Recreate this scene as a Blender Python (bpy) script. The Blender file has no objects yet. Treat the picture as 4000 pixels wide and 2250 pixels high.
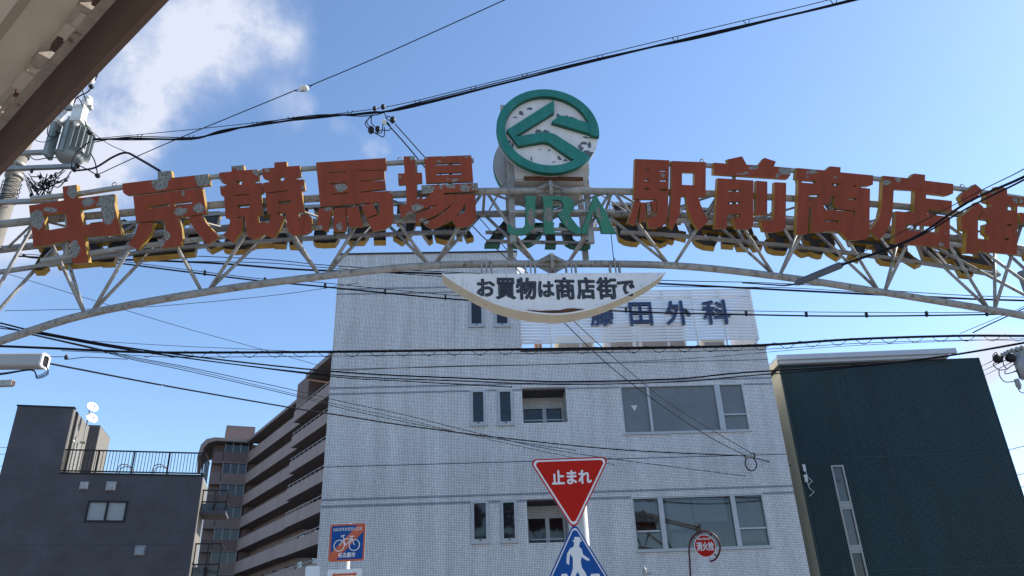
import bpy, math, random
from mathutils import Vector, Matrix
from mathutils.geometry import tessellate_polygon
random.seed(7)
R = math.radians
S = bpy.context.scene
COL = S.collection

# ------------------------------------------------------------------ camera
FPX = 2942.0                                   # focal length in pixels of the 4000 px wide photograph
TH, RO = R(25.9), R(2.26)                      # upward tilt and roll
CF = Vector((0, math.cos(TH), math.sin(TH)))
_R0 = Vector((1, 0, 0)); _U0 = Vector((0, -math.sin(TH), math.cos(TH)))
CR = math.cos(RO) * _R0 - math.sin(RO) * _U0
CU = math.sin(RO) * _R0 + math.cos(RO) * _U0
CAM = Vector((0, 0, 1.6))
cd = bpy.data.cameras.new('camera'); cam = bpy.data.objects.new('camera', cd); COL.objects.link(cam)
cd.sensor_width = 36; cd.lens = 36 * FPX / 4000; cd.clip_start = 0.05; cd.clip_end = 2000
m = Matrix((CR, CU, -CF)).transposed().to_4x4(); m.translation = CAM
cam.matrix_world = m
S.camera = cam

# ------------------------------------------------------------------ light
SUN_AZ, SUN_EL = R(70), R(36)
sdir = Vector((math.sin(SUN_AZ) * math.cos(SUN_EL), math.cos(SUN_AZ) * math.cos(SUN_EL), math.sin(SUN_EL)))
ld = bpy.data.lights.new('sun', 'SUN'); ld.energy = 3.2; ld.angle = R(0.53); ld.color = (1.0, 0.93, 0.82)
lo = bpy.data.objects.new('sun', ld); COL.objects.link(lo)
lo.rotation_euler = (-sdir).to_track_quat('-Z', 'Y').to_euler(); lo.location = (30, 20, 40)
S.view_settings.view_transform = 'Standard'; S.view_settings.look = 'None'
S.view_settings.exposure = 1.32; S.view_settings.gamma = 1.0


def ray(x, y):
    return CF + CR * ((x - 2000) / FPX) + CU * ((1125 - y) / FPX)


w = bpy.data.worlds.new('World'); S.world = w; w.use_nodes = True
nt = w.node_tree; nt.nodes.clear()
def wn(t, **k):
    n = nt.nodes.new(t)
    for a, b in k.items(): setattr(n, a, b)
    return n
out = wn('ShaderNodeOutputWorld'); bg = wn('ShaderNodeBackground'); bg.inputs[1].default_value = 0.10
sky = wn('ShaderNodeTexSky', sky_type='NISHITA'); sky.sun_disc = False
sky.sun_elevation = SUN_EL; sky.sun_rotation = SUN_AZ; sky.altitude = 50; sky.air_density = 1.0; sky.dust_density = 0.25; sky.ozone_density = 3.6
tc = wn('ShaderNodeTexCoord')
nz = wn('ShaderNodeTexNoise'); nz.inputs['Scale'].default_value = 7.0; nz.inputs['Detail'].default_value = 7; nz.inputs['Roughness'].default_value = 0.6
nt.links.new(tc.outputs['Generated'], nz.inputs['Vector'])
sub = wn('ShaderNodeVectorMath', operation='SUBTRACT'); sub.inputs[1].default_value = (.5, .5, .5)
nt.links.new(nz.outputs['Color'], sub.inputs[0])
scl = wn('ShaderNodeVectorMath', operation='SCALE'); scl.inputs['Scale'].default_value = 0.13
nt.links.new(sub.outputs[0], scl.inputs[0])
add = wn('ShaderNodeVectorMath', operation='ADD')
nt.links.new(tc.outputs['Generated'], add.inputs[0]); nt.links.new(scl.outputs[0], add.inputs[1])
acc = None
CLOUDS = [((720, 140), 300, .80), ((960, 110), 260, .95), ((1110, 180), 150, .55), ((520, 330), 300, .85), ((640, 430), 170, .55), ((430, 560), 240, .65), ((-50, 420), 450, .8), ((60, 760), 330, 1.15), ((290, 700), 270, 1.05), ((420, 770), 130, .5),
          ((910, 300), 60, .35), ((1120, 425), 120, .42), ((1140, 480), 90, .25), ((1430, 558), 85, .60), ((605, 615), 60, .6), ((540, 590), 70, .35), ((1340, 505), 60, .2), ((3900, 1450), 130, 1.2), ((4080, 1480), 170, 1.0), ((-500, 150), 700, .9), ((-300, 1050), 260, .7), ((4300, 1700), 350, .5),
          ((-1400, 900), 600, .8), ((-2300, 300), 700, .8)]
for (cx, cy), rad, wt in CLOUDS:
    c = ray(cx, cy).normalized(); ang = rad / FPX
    d = wn('ShaderNodeVectorMath', operation='DISTANCE'); d.inputs[1].default_value = c
    nt.links.new(add.outputs[0], d.inputs[0])
    mr = wn('ShaderNodeMapRange', interpolation_type='SMOOTHERSTEP'); mr.inputs['From Min'].default_value = ang * 1.15
    mr.inputs['From Max'].default_value = 0.0; mr.inputs['To Min'].default_value = 0; mr.inputs['To Max'].default_value = wt
    nt.links.new(d.outputs['Value'], mr.inputs['Value'])
    if acc is None: acc = mr.outputs[0]
    else:
        a = wn('ShaderNodeMath', operation='ADD'); nt.links.new(acc, a.inputs[0]); nt.links.new(mr.outputs[0], a.inputs[1]); acc = a.outputs[0]
nz2 = wn('ShaderNodeTexNoise'); nz2.inputs['Scale'].default_value = 9.0; nz2.inputs['Detail'].default_value = 9; nz2.inputs['Roughness'].default_value = 0.64
nt.links.new(tc.outputs['Generated'], nz2.inputs['Vector'])
mr2 = wn('ShaderNodeMapRange'); mr2.inputs['From Min'].default_value = .32; mr2.inputs['From Max'].default_value = .64; mr2.inputs['To Min'].default_value = .18; mr2.inputs['To Max'].default_value = 1.25
nt.links.new(nz2.outputs['Fac'], mr2.inputs['Value'])
mul = wn('ShaderNodeMath', operation='MULTIPLY'); nt.links.new(acc, mul.inputs[0]); nt.links.new(mr2.outputs[0], mul.inputs[1])
mul2 = wn('ShaderNodeMath', operation='MULTIPLY', use_clamp=True); mul2.inputs[1].default_value = .92; nt.links.new(mul.outputs[0], mul2.inputs[0])
cmin = wn('ShaderNodeMath', operation='MINIMUM'); cmin.inputs[1].default_value = .93; nt.links.new(mul2.outputs[0], cmin.inputs[0])
mix = wn('ShaderNodeMixRGB'); mix.inputs[2].default_value = (3.25, 3.42, 3.95, 1)
nt.links.new(cmin.outputs[0], mix.inputs[0]); nt.links.new(sky.outputs[0], mix.inputs[1])
nt.links.new(mix.outputs[0], bg.inputs[0]); nt.links.new(bg.outputs[0], out.inputs[0])

# ------------------------------------------------------------------ placing helpers
class Frame:
    """A vertical plane in the place: origin, heading; x runs along it, y away from the street side, z up."""
    def __init__(s, p0, yaw):
        s.p = Vector(p0); s.yaw = R(yaw)
        s.u = Vector((math.cos(s.yaw), math.sin(s.yaw), 0)); s.v = Vector((-math.sin(s.yaw), math.cos(s.yaw), 0))
    def hit(s, px, py, y=0.0):
        d = ray(px, py); o = s.p + s.v * y
        t = (o - CAM).dot(s.v) / d.dot(s.v); q = CAM + d * t - s.p
        return q.dot(s.u), q.z
    def w(s, x, y, z): return s.p + s.u * x + s.v * y + Vector((0, 0, z))


def at(px, py, Y):
    d = ray(px, py); return CAM + d * (Y / d.y)


# ------------------------------------------------------------------ materials
def nodes(m):
    m.use_nodes = True; t = m.node_tree; b = t.nodes['Principled BSDF']
    return t, b


def L(t, a, b): t.links.new(a, b)


def mat(name, col, rough=.6, metal=0.0, var=.15, scale=4.0, bump=.0, bscale=60, streak=None, spec=.4, coord='Object', stretch=(1, 1, 1)):
    m = bpy.data.materials.new(name); t, b = nodes(m)
    b.inputs['Roughness'].default_value = rough; b.inputs['Metallic'].default_value = metal
    b.inputs['Specular IOR Level'].default_value = spec
    tc = t.nodes.new('ShaderNodeTexCoord'); mp = t.nodes.new('ShaderNodeMapping'); mp.inputs['Scale'].default_value = stretch
    L(t, tc.outputs[coord], mp.inputs[0])
    n = t.nodes.new('ShaderNodeTexNoise'); n.inputs['Scale'].default_value = scale; n.inputs['Detail'].default_value = 6; n.inputs['Roughness'].default_value = .65
    L(t, mp.outputs[0], n.inputs['Vector'])
    r = t.nodes.new('ShaderNodeValToRGB'); e = r.color_ramp.elements
    e[0].position = .3; e[1].position = .72
    e[0].color = (*[c * (1 - var) for c in col], 1); e[1].color = (*[min(1, c * (1 + var * .6)) for c in col], 1)
    L(t, n.outputs['Fac'], r.inputs[0]); last = r.outputs[0]
    if streak:
        scol, amount, ssc, sst = streak
        mp2 = t.nodes.new('ShaderNodeMapping'); mp2.inputs['Scale'].default_value = sst
        L(t, tc.outputs[coord], mp2.inputs[0])
        n2 = t.nodes.new('ShaderNodeTexNoise'); n2.inputs['Scale'].default_value = ssc; n2.inputs['Detail'].default_value = 5; n2.inputs['Roughness'].default_value = .7
        L(t, mp2.outputs[0], n2.inputs['Vector'])
        r2 = t.nodes.new('ShaderNodeMapRange'); r2.inputs['From Min'].default_value = 1 - amount - .08; r2.inputs['From Max'].default_value = 1 - amount + .08
        L(t, n2.outputs['Fac'], r2.inputs['Value'])
        mx = t.nodes.new('ShaderNodeMixRGB'); mx.inputs[2].default_value = (*scol, 1)
        L(t, r2.outputs[0], mx.inputs[0]); L(t, last, mx.inputs[1]); last = mx.outputs[0]
    L(t, last, b.inputs['Base Color'])
    if bump:
        n3 = t.nodes.new('ShaderNodeTexNoise'); n3.inputs['Scale'].default_value = bscale; n3.inputs['Detail'].default_value = 4
        L(t, tc.outputs[coord], n3.inputs['Vector'])
        bp = t.nodes.new('ShaderNodeBump'); bp.inputs['Strength'].default_value = bump; bp.inputs['Distance'].default_value = .01
        L(t, n3.outputs['Fac'], bp.inputs['Height']); L(t, bp.outputs[0], b.inputs['Normal'])
    return m


def peel(name, col, patches, under=(.16, .165, .165), rough=.5, spots=.0, distort=.05, fade=.25):
    """Painted sheet with worn patches; each patch is (x, z, half width, half height) on the sheet."""
    m = bpy.data.materials.new(name); t, b = nodes(m)
    b.inputs['Roughness'].default_value = rough; b.inputs['Specular IOR Level'].default_value = .35
    tc = t.nodes.new('ShaderNodeTexCoord'); P = tc.outputs['Object']
    n = t.nodes.new('ShaderNodeTexNoise'); n.inputs['Scale'].default_value = 14; n.inputs['Detail'].default_value = 6; L(t, P, n.inputs['Vector'])
    n.inputs['Roughness'].default_value = .78; n.inputs['Scale'].default_value = 11
    s1 = t.nodes.new('ShaderNodeVectorMath'); s1.operation = 'SUBTRACT'; s1.inputs[1].default_value = (.5, .5, .5); L(t, n.outputs['Color'], s1.inputs[0])
    s2 = t.nodes.new('ShaderNodeVectorMath'); s2.operation = 'SCALE'; s2.inputs['Scale'].default_value = distort * 2; L(t, s1.outputs[0], s2.inputs[0])
    ad = t.nodes.new('ShaderNodeVectorMath'); ad.operation = 'ADD'; L(t, P, ad.inputs[0]); L(t, s2.outputs[0], ad.inputs[1])
    acc = None
    for (x, z, rx, rz) in patches:
        a = t.nodes.new('ShaderNodeVectorMath'); a.operation = 'SUBTRACT'; a.inputs[1].default_value = (x, 0, z); L(t, ad.outputs[0], a.inputs[0])
        q = t.nodes.new('ShaderNodeVectorMath'); q.operation = 'MULTIPLY'; q.inputs[1].default_value = (1 / rx, 0, 1 / rz); L(t, a.outputs[0], q.inputs[0])
        l = t.nodes.new('ShaderNodeVectorMath'); l.operation = 'LENGTH'; L(t, q.outputs[0], l.inputs[0])
        if acc is None: acc = l.outputs['Value']
        else:
            k = t.nodes.new('ShaderNodeMath'); k.operation = 'MINIMUM'; L(t, acc, k.inputs[0]); L(t, l.outputs['Value'], k.inputs[1]); acc = k.outputs[0]
    # paint colour with chalking
    n4 = t.nodes.new('ShaderNodeTexNoise'); n4.inputs['Scale'].default_value = 3.0; n4.inputs['Detail'].default_value = 5
    mp = t.nodes.new('ShaderNodeMapping'); mp.inputs['Scale'].default_value = (3, 1, .6); L(t, P, mp.inputs[0]); L(t, mp.outputs[0], n4.inputs['Vector'])
    r = t.nodes.new('ShaderNodeValToRGB'); e = r.color_ramp.elements; e[0].position = .3; e[1].position = .75
    e[0].color = (*[c * (1 - fade) for c in col], 1); e[1].color = (*[min(1, c * (1 + fade * .5)) for c in col], 1); L(t, n4.outputs['Fac'], r.inputs[0])
    last = r.outputs[0]
    # mottled bare sheet
    v = t.nodes.new('ShaderNodeTexNoise'); v.inputs['Scale'].default_value = 60; v.inputs['Detail'].default_value = 3; L(t, P, v.inputs['Vector'])
    ru = t.nodes.new('ShaderNodeValToRGB'); eu = ru.color_ramp.elements; eu[0].position = .4; eu[1].position = .62
    eu[0].color = (*[c * .62 for c in under], 1); eu[1].color = (*[c * 1.7 for c in under], 1); L(t, v.outputs['Fac'], ru.inputs[0])
    fac = None
    if acc is not None:
        lt = t.nodes.new('ShaderNodeMath'); lt.operation = 'LESS_THAN'; lt.inputs[1].default_value = 1.0; L(t, acc, lt.inputs[0]); fac = lt.outputs[0]
    if spots:
        ns = t.nodes.new('ShaderNodeTexNoise'); ns.inputs['Scale'].default_value = 11; ns.inputs['Detail'].default_value = 5; ns.inputs['Roughness'].default_value = .7; L(t, P, ns.inputs['Vector'])
        g = t.nodes.new('ShaderNodeMath'); g.operation = 'GREATER_THAN'; g.inputs[1].default_value = 1 - spots; L(t, ns.outputs['Fac'], g.inputs[0])
        if fac is None: fac = g.outputs[0]
        else:
            k = t.nodes.new('ShaderNodeMath'); k.operation = 'MAXIMUM'; L(t, fac, k.inputs[0]); L(t, g.outputs[0], k.inputs[1]); fac = k.outputs[0]
    if fac is not None:
        mx = t.nodes.new('ShaderNodeMixRGB'); L(t, fac, mx.inputs[0]); L(t, last, mx.inputs[1]); L(t, ru.outputs[0], mx.inputs[2]); last = mx.outputs[0]
        bp = t.nodes.new('ShaderNodeBump'); bp.inputs['Strength'].default_value = .5; bp.inputs['Distance'].default_value = .003; bp.invert = True
        L(t, fac, bp.inputs['Height']); L(t, bp.outputs[0], b.inputs['Normal'])
    L(t, last, b.inputs['Base Color'])
    return m


def tile_mat(name, tile, grout, pitch, gap, stain=.26):
    m = bpy.data.materials.new(name); t, b = nodes(m)
    tc = t.nodes.new('ShaderNodeTexCoord'); sp = t.nodes.new('ShaderNodeSeparateXYZ'); L(t, tc.outputs['Object'], sp.inputs[0])
    xy = t.nodes.new('ShaderNodeMath'); xy.operation = 'ADD'; L(t, sp.outputs[0], xy.inputs[0]); L(t, sp.outputs[1], xy.inputs[1])
    cb = t.nodes.new('ShaderNodeCombineXYZ'); L(t, xy.outputs[0], cb.inputs[0]); L(t, sp.outputs[2], cb.inputs[1])
    br = t.nodes.new('ShaderNodeTexBrick'); br.offset = .0; br.squash = 1.0
    br.inputs['Scale'].default_value = 1.0; br.inputs['Brick Width'].default_value = pitch; br.inputs['Row Height'].default_value = pitch
    br.inputs['Mortar Size'].default_value = gap; br.inputs['Mortar Smooth'].default_value = .15; br.inputs['Bias'].default_value = 0
    br.inputs['Color1'].default_value = (*[c * .86 for c in tile], 1); br.inputs['Color2'].default_value = (*[min(.92, c * 1.08) for c in tile], 1); br.inputs['Mortar'].default_value = (*grout, 1)
    L(t, cb.outputs[0], br.inputs['Vector'])
    n = t.nodes.new('ShaderNodeTexNoise'); n.inputs['Scale'].default_value = .9; n.inputs['Detail'].default_value = 8; n.inputs['Roughness'].default_value = .7
    mp = t.nodes.new('ShaderNodeMapping'); mp.inputs['Scale'].default_value = (2.6, 2.6, .28); L(t, tc.outputs['Object'], mp.inputs[0]); L(t, mp.outputs[0], n.inputs['Vector'])
    mr = t.nodes.new('ShaderNodeMapRange'); mr.inputs['From Min'].default_value = .3; mr.inputs['From Max'].default_value = .7; mr.inputs['To Min'].default_value = 1 - stain; mr.inputs['To Max'].default_value = 1.06
    L(t, n.outputs['Fac'], mr.inputs['Value'])
    mx = t.nodes.new('ShaderNodeVectorMath'); mx.operation = 'SCALE'; L(t, br.outputs['Color'], mx.inputs[0]); L(t, mr.outputs[0], mx.inputs['Scale'])
    L(t, mx.outputs[0], b.inputs['Base Color'])
    b.inputs['Roughness'].default_value = .45
    bp = t.nodes.new('ShaderNodeBump'); bp.inputs['Strength'].default_value = .3; bp.inputs['Distance'].default_value = .004; bp.invert = True
    L(t, br.outputs['Fac'], bp.inputs['Height']); L(t, bp.outputs[0], b.inputs['Normal'])
    return m


def glass(name, col, rough=.06, spec=.6):
    m = mat(name, col, rough, 0, .25, .8, spec=spec); return m


M = {}
M['red'] = (.225, .038, .016)
M['yellow'] = mat('yellow_paint', (.34, .205, .032), .5, var=.3, scale=5, streak=((.16, .11, .05), .36, 9, (3, 3, .7)))
M['inner'] = mat('dark_letter_inside', (.055, .05, .047), .8, var=.4, scale=7, streak=((.12, .07, .035), .35, 6, (1, 1, 1)))
M['teal'] = (.030, .185, .135)
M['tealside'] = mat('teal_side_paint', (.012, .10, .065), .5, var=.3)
M['steel'] = mat('weathered_grey_steel', (.30, .285, .27), .6, var=.25, scale=5, streak=((.10, .075, .055), .40, 16, (1, 1, .5)), bump=.15)
M['rail'] = mat('grey_square_tube', (.31, .30, .285), .6, var=.25, scale=6, streak=((.12, .08, .05), .36, 12, (1, 1, .6)))
M['rust'] = mat('brown_rust', (.10, .035, .015), .85, var=.5, scale=14, bump=.4)
M['drum'] = mat('emblem_grey_panel', (.42, .405, .39), .6, var=.15, scale=3, streak=((.11, .06, .035), .33, 5, (1.4, 1.4, .35)))
M['bwhite'] = mat('board_white', (.70, .685, .69), .5, var=.08, scale=2, streak=((.40, .39, .37), .34, 5, (3, 3, .4)))
M['bedge'] = mat('board_cream_edge', (.52, .47, .37), .55, var=.12, scale=3, streak=((.24, .12, .045), .33, 7, (1.5, 1.5, 1.2)))
M['ink'] = mat('dark_lettering', (.018, .02, .032), .5, var=.4, scale=20)
M['inkgrey'] = mat('worn_lettering_core', (.085, .088, .10), .6, var=.8, scale=22)
M['tile'] = tile_mat('white_mosaic_tile', (.86, .82, .80), (.15, .15, .175), .0445, .0050)
M['darktile'] = tile_mat('blue_grey_band_tile', (.38, .385, .44), (.10, .105, .13), .0445, .0062)
M['joint'] = mat('dark_joint', (.07, .075, .09), .8)
M['alu'] = mat('silver_aluminium', (.43, .43, .445), .4, .2, var=.08)
M['aludark'] = mat('dark_aluminium', (.045, .045, .05), .4, .3, var=.1)
M['glassdark'] = glass('dark_window_glass', (.012, .013, .018), .04)
M['glassgrey'] = glass('grey_frosted_glass', (.155, .16, .165), .12, .55)
M['glassmid'] = glass('dim_window_glass', (.045, .045, .048), .05, .8)
def clear_glass(name, tint):
    m = bpy.data.materials.new(name); t, b = nodes(m); o = t.nodes['Material Output']
    tr_ = t.nodes.new('ShaderNodeBsdfTransparent'); tr_.inputs[0].default_value = (*tint, 1)
    gl_ = t.nodes.new('ShaderNodeBsdfGlossy'); gl_.inputs['Roughness'].default_value = .02
    fr_ = t.nodes.new('ShaderNodeFresnel'); fr_.inputs[0].default_value = 1.7
    tc_ = t.nodes.new('ShaderNodeTexCoord'); nz_ = t.nodes.new('ShaderNodeTexNoise'); nz_.inputs['Scale'].default_value = 1.3; bp_ = t.nodes.new('ShaderNodeBump'); bp_.inputs['Strength'].default_value = .05
    L(t, tc_.outputs['Object'], nz_.inputs['Vector']); L(t, nz_.outputs['Fac'], bp_.inputs['Height']); L(t, bp_.outputs[0], gl_.inputs['Normal'])
    mx_ = t.nodes.new('ShaderNodeMixShader'); L(t, fr_.outputs[0], mx_.inputs[0]); L(t, tr_.outputs[0], mx_.inputs[1]); L(t, gl_.outputs[0], mx_.inputs[2]); L(t, mx_.outputs[0], o.inputs['Surface'])
    return m
M['clear'] = clear_glass('clear_window_glass', (.72, .74, .76))
M['curtain'] = mat('grey_curtain', (.40, .40, .40), .9, var=.25, scale=2, stretch=(14, 1, .3))
M['blindm'] = mat('pale_roller_blind', (.46, .46, .45), .9, var=.1)
M['recess'] = mat('grey_recess_paint', (.32, .31, .30), .7)  # plain mid grey for slabs, inner walls and linings
M['ceiling_shade'] = mat('shade_dark_ceiling', (.075, .075, .085), .8)  # balcony recess ceiling, its shade put into the dark colour
M['screen'] = mat('pale_slat_paint', (.74, .73, .75), .5, var=.06, scale=3)
M['navy'] = mat('navy_letter_face', (.03, .045, .12), .45, var=.2)
M['navyside'] = mat('pale_letter_edge', (.22, .27, .36), .5, var=.1)
M['green'] = mat('dark_green_corrugated', (.012, .034, .042), .5, .0, var=.30, scale=.6, spec=.4, stretch=(1.6, 1, .22), streak=((.018, .044, .052), .36, 1.6, (3, 1, .12)))
M['cream'] = mat('cream_siding', (.72, .67, .48), .6, var=.1, scale=1.0, stretch=(1, 1, .3))
M['white'] = mat('white_sheet_metal', (.46, .48, .53), .45, var=.06)
M['siding'] = mat('charcoal_siding', (.095, .086, .090), .75, var=.32, scale=.7, streak=((.060, .056, .061), .38, 3.2, (.25, .25, 9)), bump=.25, bscale=14)
M['sidecream'] = mat('grey_beige_side_wall', (.19, .18, .16), .75, var=.1)
M['black'] = mat('black_metal', (.012, .012, .014), .5, .2, var=.2)
M['brownwall'] = mat('brown_tile_wall', (.24, .17, .155), .75, var=.12, scale=.6)
M['brownpanel'] = mat('mauve_brown_panel', (.30, .218, .20), .7, var=.14, scale=.25)
M['brownslab'] = mat('brown_soffit', (.26, .20, .185), .8, var=.12)
M['browndark'] = mat('dark_brown_panel', (.18, .118, .108), .75, var=.15, scale=.5)
M['pillar'] = mat('pale_pillar', (.34, .31, .31), .7, var=.1)
M['concrete'] = mat('pole_concrete', (.20, .185, .165), .85, var=.2, scale=3, bump=.2)
M['trans'] = mat('grey_transformer_paint', (.25, .28, .28), .5, var=.1, scale=3)
M['porcelain'] = mat('white_porcelain', (.72, .70, .66), .25, var=.08, spec=.6)
M['wire'] = mat('black_cable', (.010, .011, .016), .8, var=.3, scale=2, spec=.15)
M['wiregrey'] = mat('grey_strand_wire', (.022, .024, .030), .8, var=.3, spec=.15)
M['galv'] = mat('galvanised_arm', (.33, .32, .31), .5, .4, var=.2, scale=5)
M['sleeve'] = mat('grey_cable_sleeve', (.085, .10, .12), .5, var=.1)
M['closure'] = mat('grey_closure_plastic', (.38, .375, .36), .5, var=.05)
M['fascia'] = mat('dark_brown_fascia', (.085, .048, .036), .7, var=.35, scale=2.5, bump=.2)
M['lip'] = mat('grey_brown_flange', (.34, .29, .245), .7, var=.3, scale=12, streak=((.1, .04, .02), .36, 20, (1, 1, 1)))
M['sheet'] = mat('beige_roof_sheet', (.46, .41, .34), .6, var=.22, scale=1.6, bump=.05)
M['redsign'] = mat('red_reflective', (.40, .010, .004), .6, spec=.15, var=.06, scale=2)
M['bluesign'] = mat('blue_reflective', (.004, .060, .24), .55, spec=.2, var=.06, scale=2)
M['orangesign'] = mat('orange_red_print', (.48, .085, .03), .4, var=.06)
M['signwhite'] = mat('white_reflective', (.62, .61, .62), .4, var=.04)
M['signback'] = mat('grey_sign_back', (.33, .33, .34), .5, .4, var=.08)
M['polewhite'] = mat('white_post_paint', (.62, .61, .60), .45, var=.08, scale=6)
M['hyred'] = mat('dark_red_post', (.07, .006, .010), .45, var=.15)
M['dish'] = mat('white_dish_paint', (.78, .78, .78), .4, var=.03)
M['asphalt'] = mat('asphalt', (.085, .085, .086), .9, var=.25, scale=2, bump=.4, bscale=120, coord='Object')
M['pave'] = mat('pavement', (.28, .27, .26), .85, var=.15, scale=1.2, bump=.2)
M['groundm'] = mat('town_ground', (.16, .155, .145), .9, var=.2, scale=.1)
M['paving'] = mat('pale_bounce_paving', (.40, .375, .34), .85, var=.12, scale=3, bump=.2)  # unseen ground near the camera, made pale to throw light up under the canopy
M['paint'] = mat('road_paint', (.72, .72, .70), .7, var=.15, scale=6)


# ------------------------------------------------------------------ mesh builder
class MB:
    def __init__(s): s.v = []; s.f = []; s.m = []
    def add(s, vs, fs, mi=0):
        b = len(s.v); s.v += [tuple(x) for x in vs]; s.f += [tuple(b + i for i in f) for f in fs]; s.m += [mi] * len(fs); return s
    def box(s, x0, x1, y0, y1, z0, z1, mi=0):
        vs = [(x, y, z) for z in (z0, z1) for y in (y0, y1) for x in (x0, x1)]
        return s.add(vs, [(0, 2, 3, 1), (4, 5, 7, 6), (0, 1, 5, 4), (2, 6, 7, 3), (0, 4, 6, 2), (1, 3, 7, 5)], mi)
    def bar(s, a, b, wx, wy, mi=0, up=(0, 0, 1)):
        a = Vector(a); b = Vector(b); d = (b - a).normalized(); upv = Vector(up)
        if abs(d.dot(upv)) > .98: upv = Vector((0, 1, 0))
        x = d.cross(upv).normalized(); y = x.cross(d).normalized()
        vs = []
        for p in (a, b):
            for i, j in ((-1, -1), (1, -1), (1, 1), (-1, 1)): vs.append(p + x * (i * wx / 2) + y * (j * wy / 2))
        return s.add(vs, [(3, 2, 1, 0), (4, 5, 6, 7), (0, 1, 5, 4), (1, 2, 6, 5), (2, 3, 7, 6), (3, 0, 4, 7)], mi)
    def tube(s, pts, r, n=8, mi=0, cap=True, closed=False):
        pts = [Vector(p) for p in pts]; k = len(pts)
        rs = r if isinstance(r, (list, tuple)) else [r] * k
        vs = []; ref = None
        for i, p in enumerate(pts):
            if closed: d = pts[(i + 1) % k] - pts[i - 1]
            else: d = pts[min(i + 1, k - 1)] - pts[max(i - 1, 0)]
            d = d.normalized() if d.length > 1e-9 else Vector((0, 0, 1))
            if ref is None: ref = Vector((0, 0, 1)) if abs(d.z) < .9 else Vector((1, 0, 0))
            x = d.cross(ref).normalized(); ref2 = x.cross(d).normalized(); ref = ref2
            for j in range(n):
                a = 2 * math.pi * j / n; vs.append(p + (x * math.cos(a) + ref2 * math.sin(a)) * rs[i])
        fs = []
        for i in range(k if closed else k - 1):
            i2 = (i + 1) % k
            for j in range(n): fs.append((i * n + j, i * n + (j + 1) % n, i2 * n + (j + 1) % n, i2 * n + j))
        if cap and not closed: fs += [tuple(range(n))[::-1], tuple((k - 1) * n + j for j in range(n))]
        return s.add(vs, fs, mi)
    def lathe(s, prof, c=(0, 0, 0), axis='z', n=20, mi=0):
        vs = []; fs = []; c = Vector(c)
        for (r, h) in prof:
            for j in range(n):
                a = 2 * math.pi * j / n; x, y = r * math.cos(a), r * math.sin(a)
                p = {'z': (x, y, h), 'y': (x, h, y), 'x': (h, x, y)}[axis]; vs.append(c + Vector(p))
        for i in range(len(prof) - 1):
            for j in range(n): fs.append((i * n + j, i * n + (j + 1) % n, (i + 1) * n + (j + 1) % n, (i + 1) * n + j))
        fs += [tuple(range(n))[::-1], tuple((len(prof) - 1) * n + j for j in range(n))]
        return s.add(vs, fs, mi)
    def plate(s, loops, y0, y1, mf=0, ms=1, mb=2, recess=0.0):
        """Flat shape in x,z (first loop outline, others holes) from face y0 back to y1."""
        flat = [p for l in loops for p in l]
        tri = tessellate_polygon([[Vector((p[0], p[1], 0)) for p in l] for l in loops])
        n = len(flat)
        def nrm(t):
            a, b, c = (flat[i] for i in t); return (b[0] - a[0]) * (c[1] - a[1]) - (b[1] - a[1]) * (c[0] - a[0])
        tri = [t if nrm(t) > 0 else t[::-1] for t in tri]
        s.add([(p[0], y0, p[1]) for p in flat], tri, mf)
        yb = y1 - recess
        s.add([(p[0], yb, p[1]) for p in flat], [t[::-1] for t in tri], mb)
        for li, l in enumerate(loops):
            A = sum(l[i - 1][0] * l[i][1] - l[i][0] * l[i - 1][1] for i in range(len(l)))
            q = l if (A > 0) == (li == 0) else l[::-1]
            k = len(q); vs = [(p[0], y0, p[1]) for p in q] + [(p[0], y1, p[1]) for p in q]
            s.add(vs, [(i, i + k, (i + 1) % k + k, (i + 1) % k) for i in range(k)], ms)
        return s
    def build(s, name, mats, parent=None, smooth=False):
        me = bpy.data.meshes.new(name); me.from_pydata(s.v, [], s.f)
        mats = mats if isinstance(mats, (list, tuple)) else [mats]
        for x in mats: me.materials.append(x)
        me.polygons.foreach_set('material_index', s.m)
        if smooth: me.polygons.foreach_set('use_smooth', [True] * len(s.f))
        me.update(); o = bpy.data.objects.new(name, me); COL.objects.link(o)
        if parent: o.parent = parent
        return o


def tag(o, label, cat, group=None):
    o['label'] = label; o['category'] = cat
    if group: o['group'] = group
    return o


def struct(o): o['kind'] = 'structure'; return o


def thing(name, label, cat, loc=(0, 0, 0), yaw=0, group=None):
    o = bpy.data.objects.new(name, None); COL.objects.link(o); o.empty_display_size = .3
    o.location = loc; o.rotation_euler = (0, 0, yaw); return tag(o, label, cat, group)


def inst(o, name, parent, loc=(0, 0, 0), rz=0.0):
    c = bpy.data.objects.new(name, o.data); COL.objects.link(c); c.parent = parent; c.location = loc; c.rotation_euler = (0, 0, rz); return c


def spline(pts, n=6):
    pts = [Vector(p) for p in pts]
    if len(pts) < 3:
        return [pts[0].lerp(pts[1], i / n) for i in range(n + 1)]
    o = []
    for i in range(len(pts) - 1):
        p0 = pts[max(i - 1, 0)]; p1 = pts[i]; p2 = pts[i + 1]; p3 = pts[min(i + 2, len(pts) - 1)]
        for k in range(n):
            t = k / n
            o.append(.5 * ((2 * p1) + (-p0 + p2) * t + (2 * p0 - 5 * p1 + 4 * p2 - p3) * t * t + (-p0 + 3 * p1 - 3 * p2 + p3) * t ** 3))
    o.append(pts[-1]); return o


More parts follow.
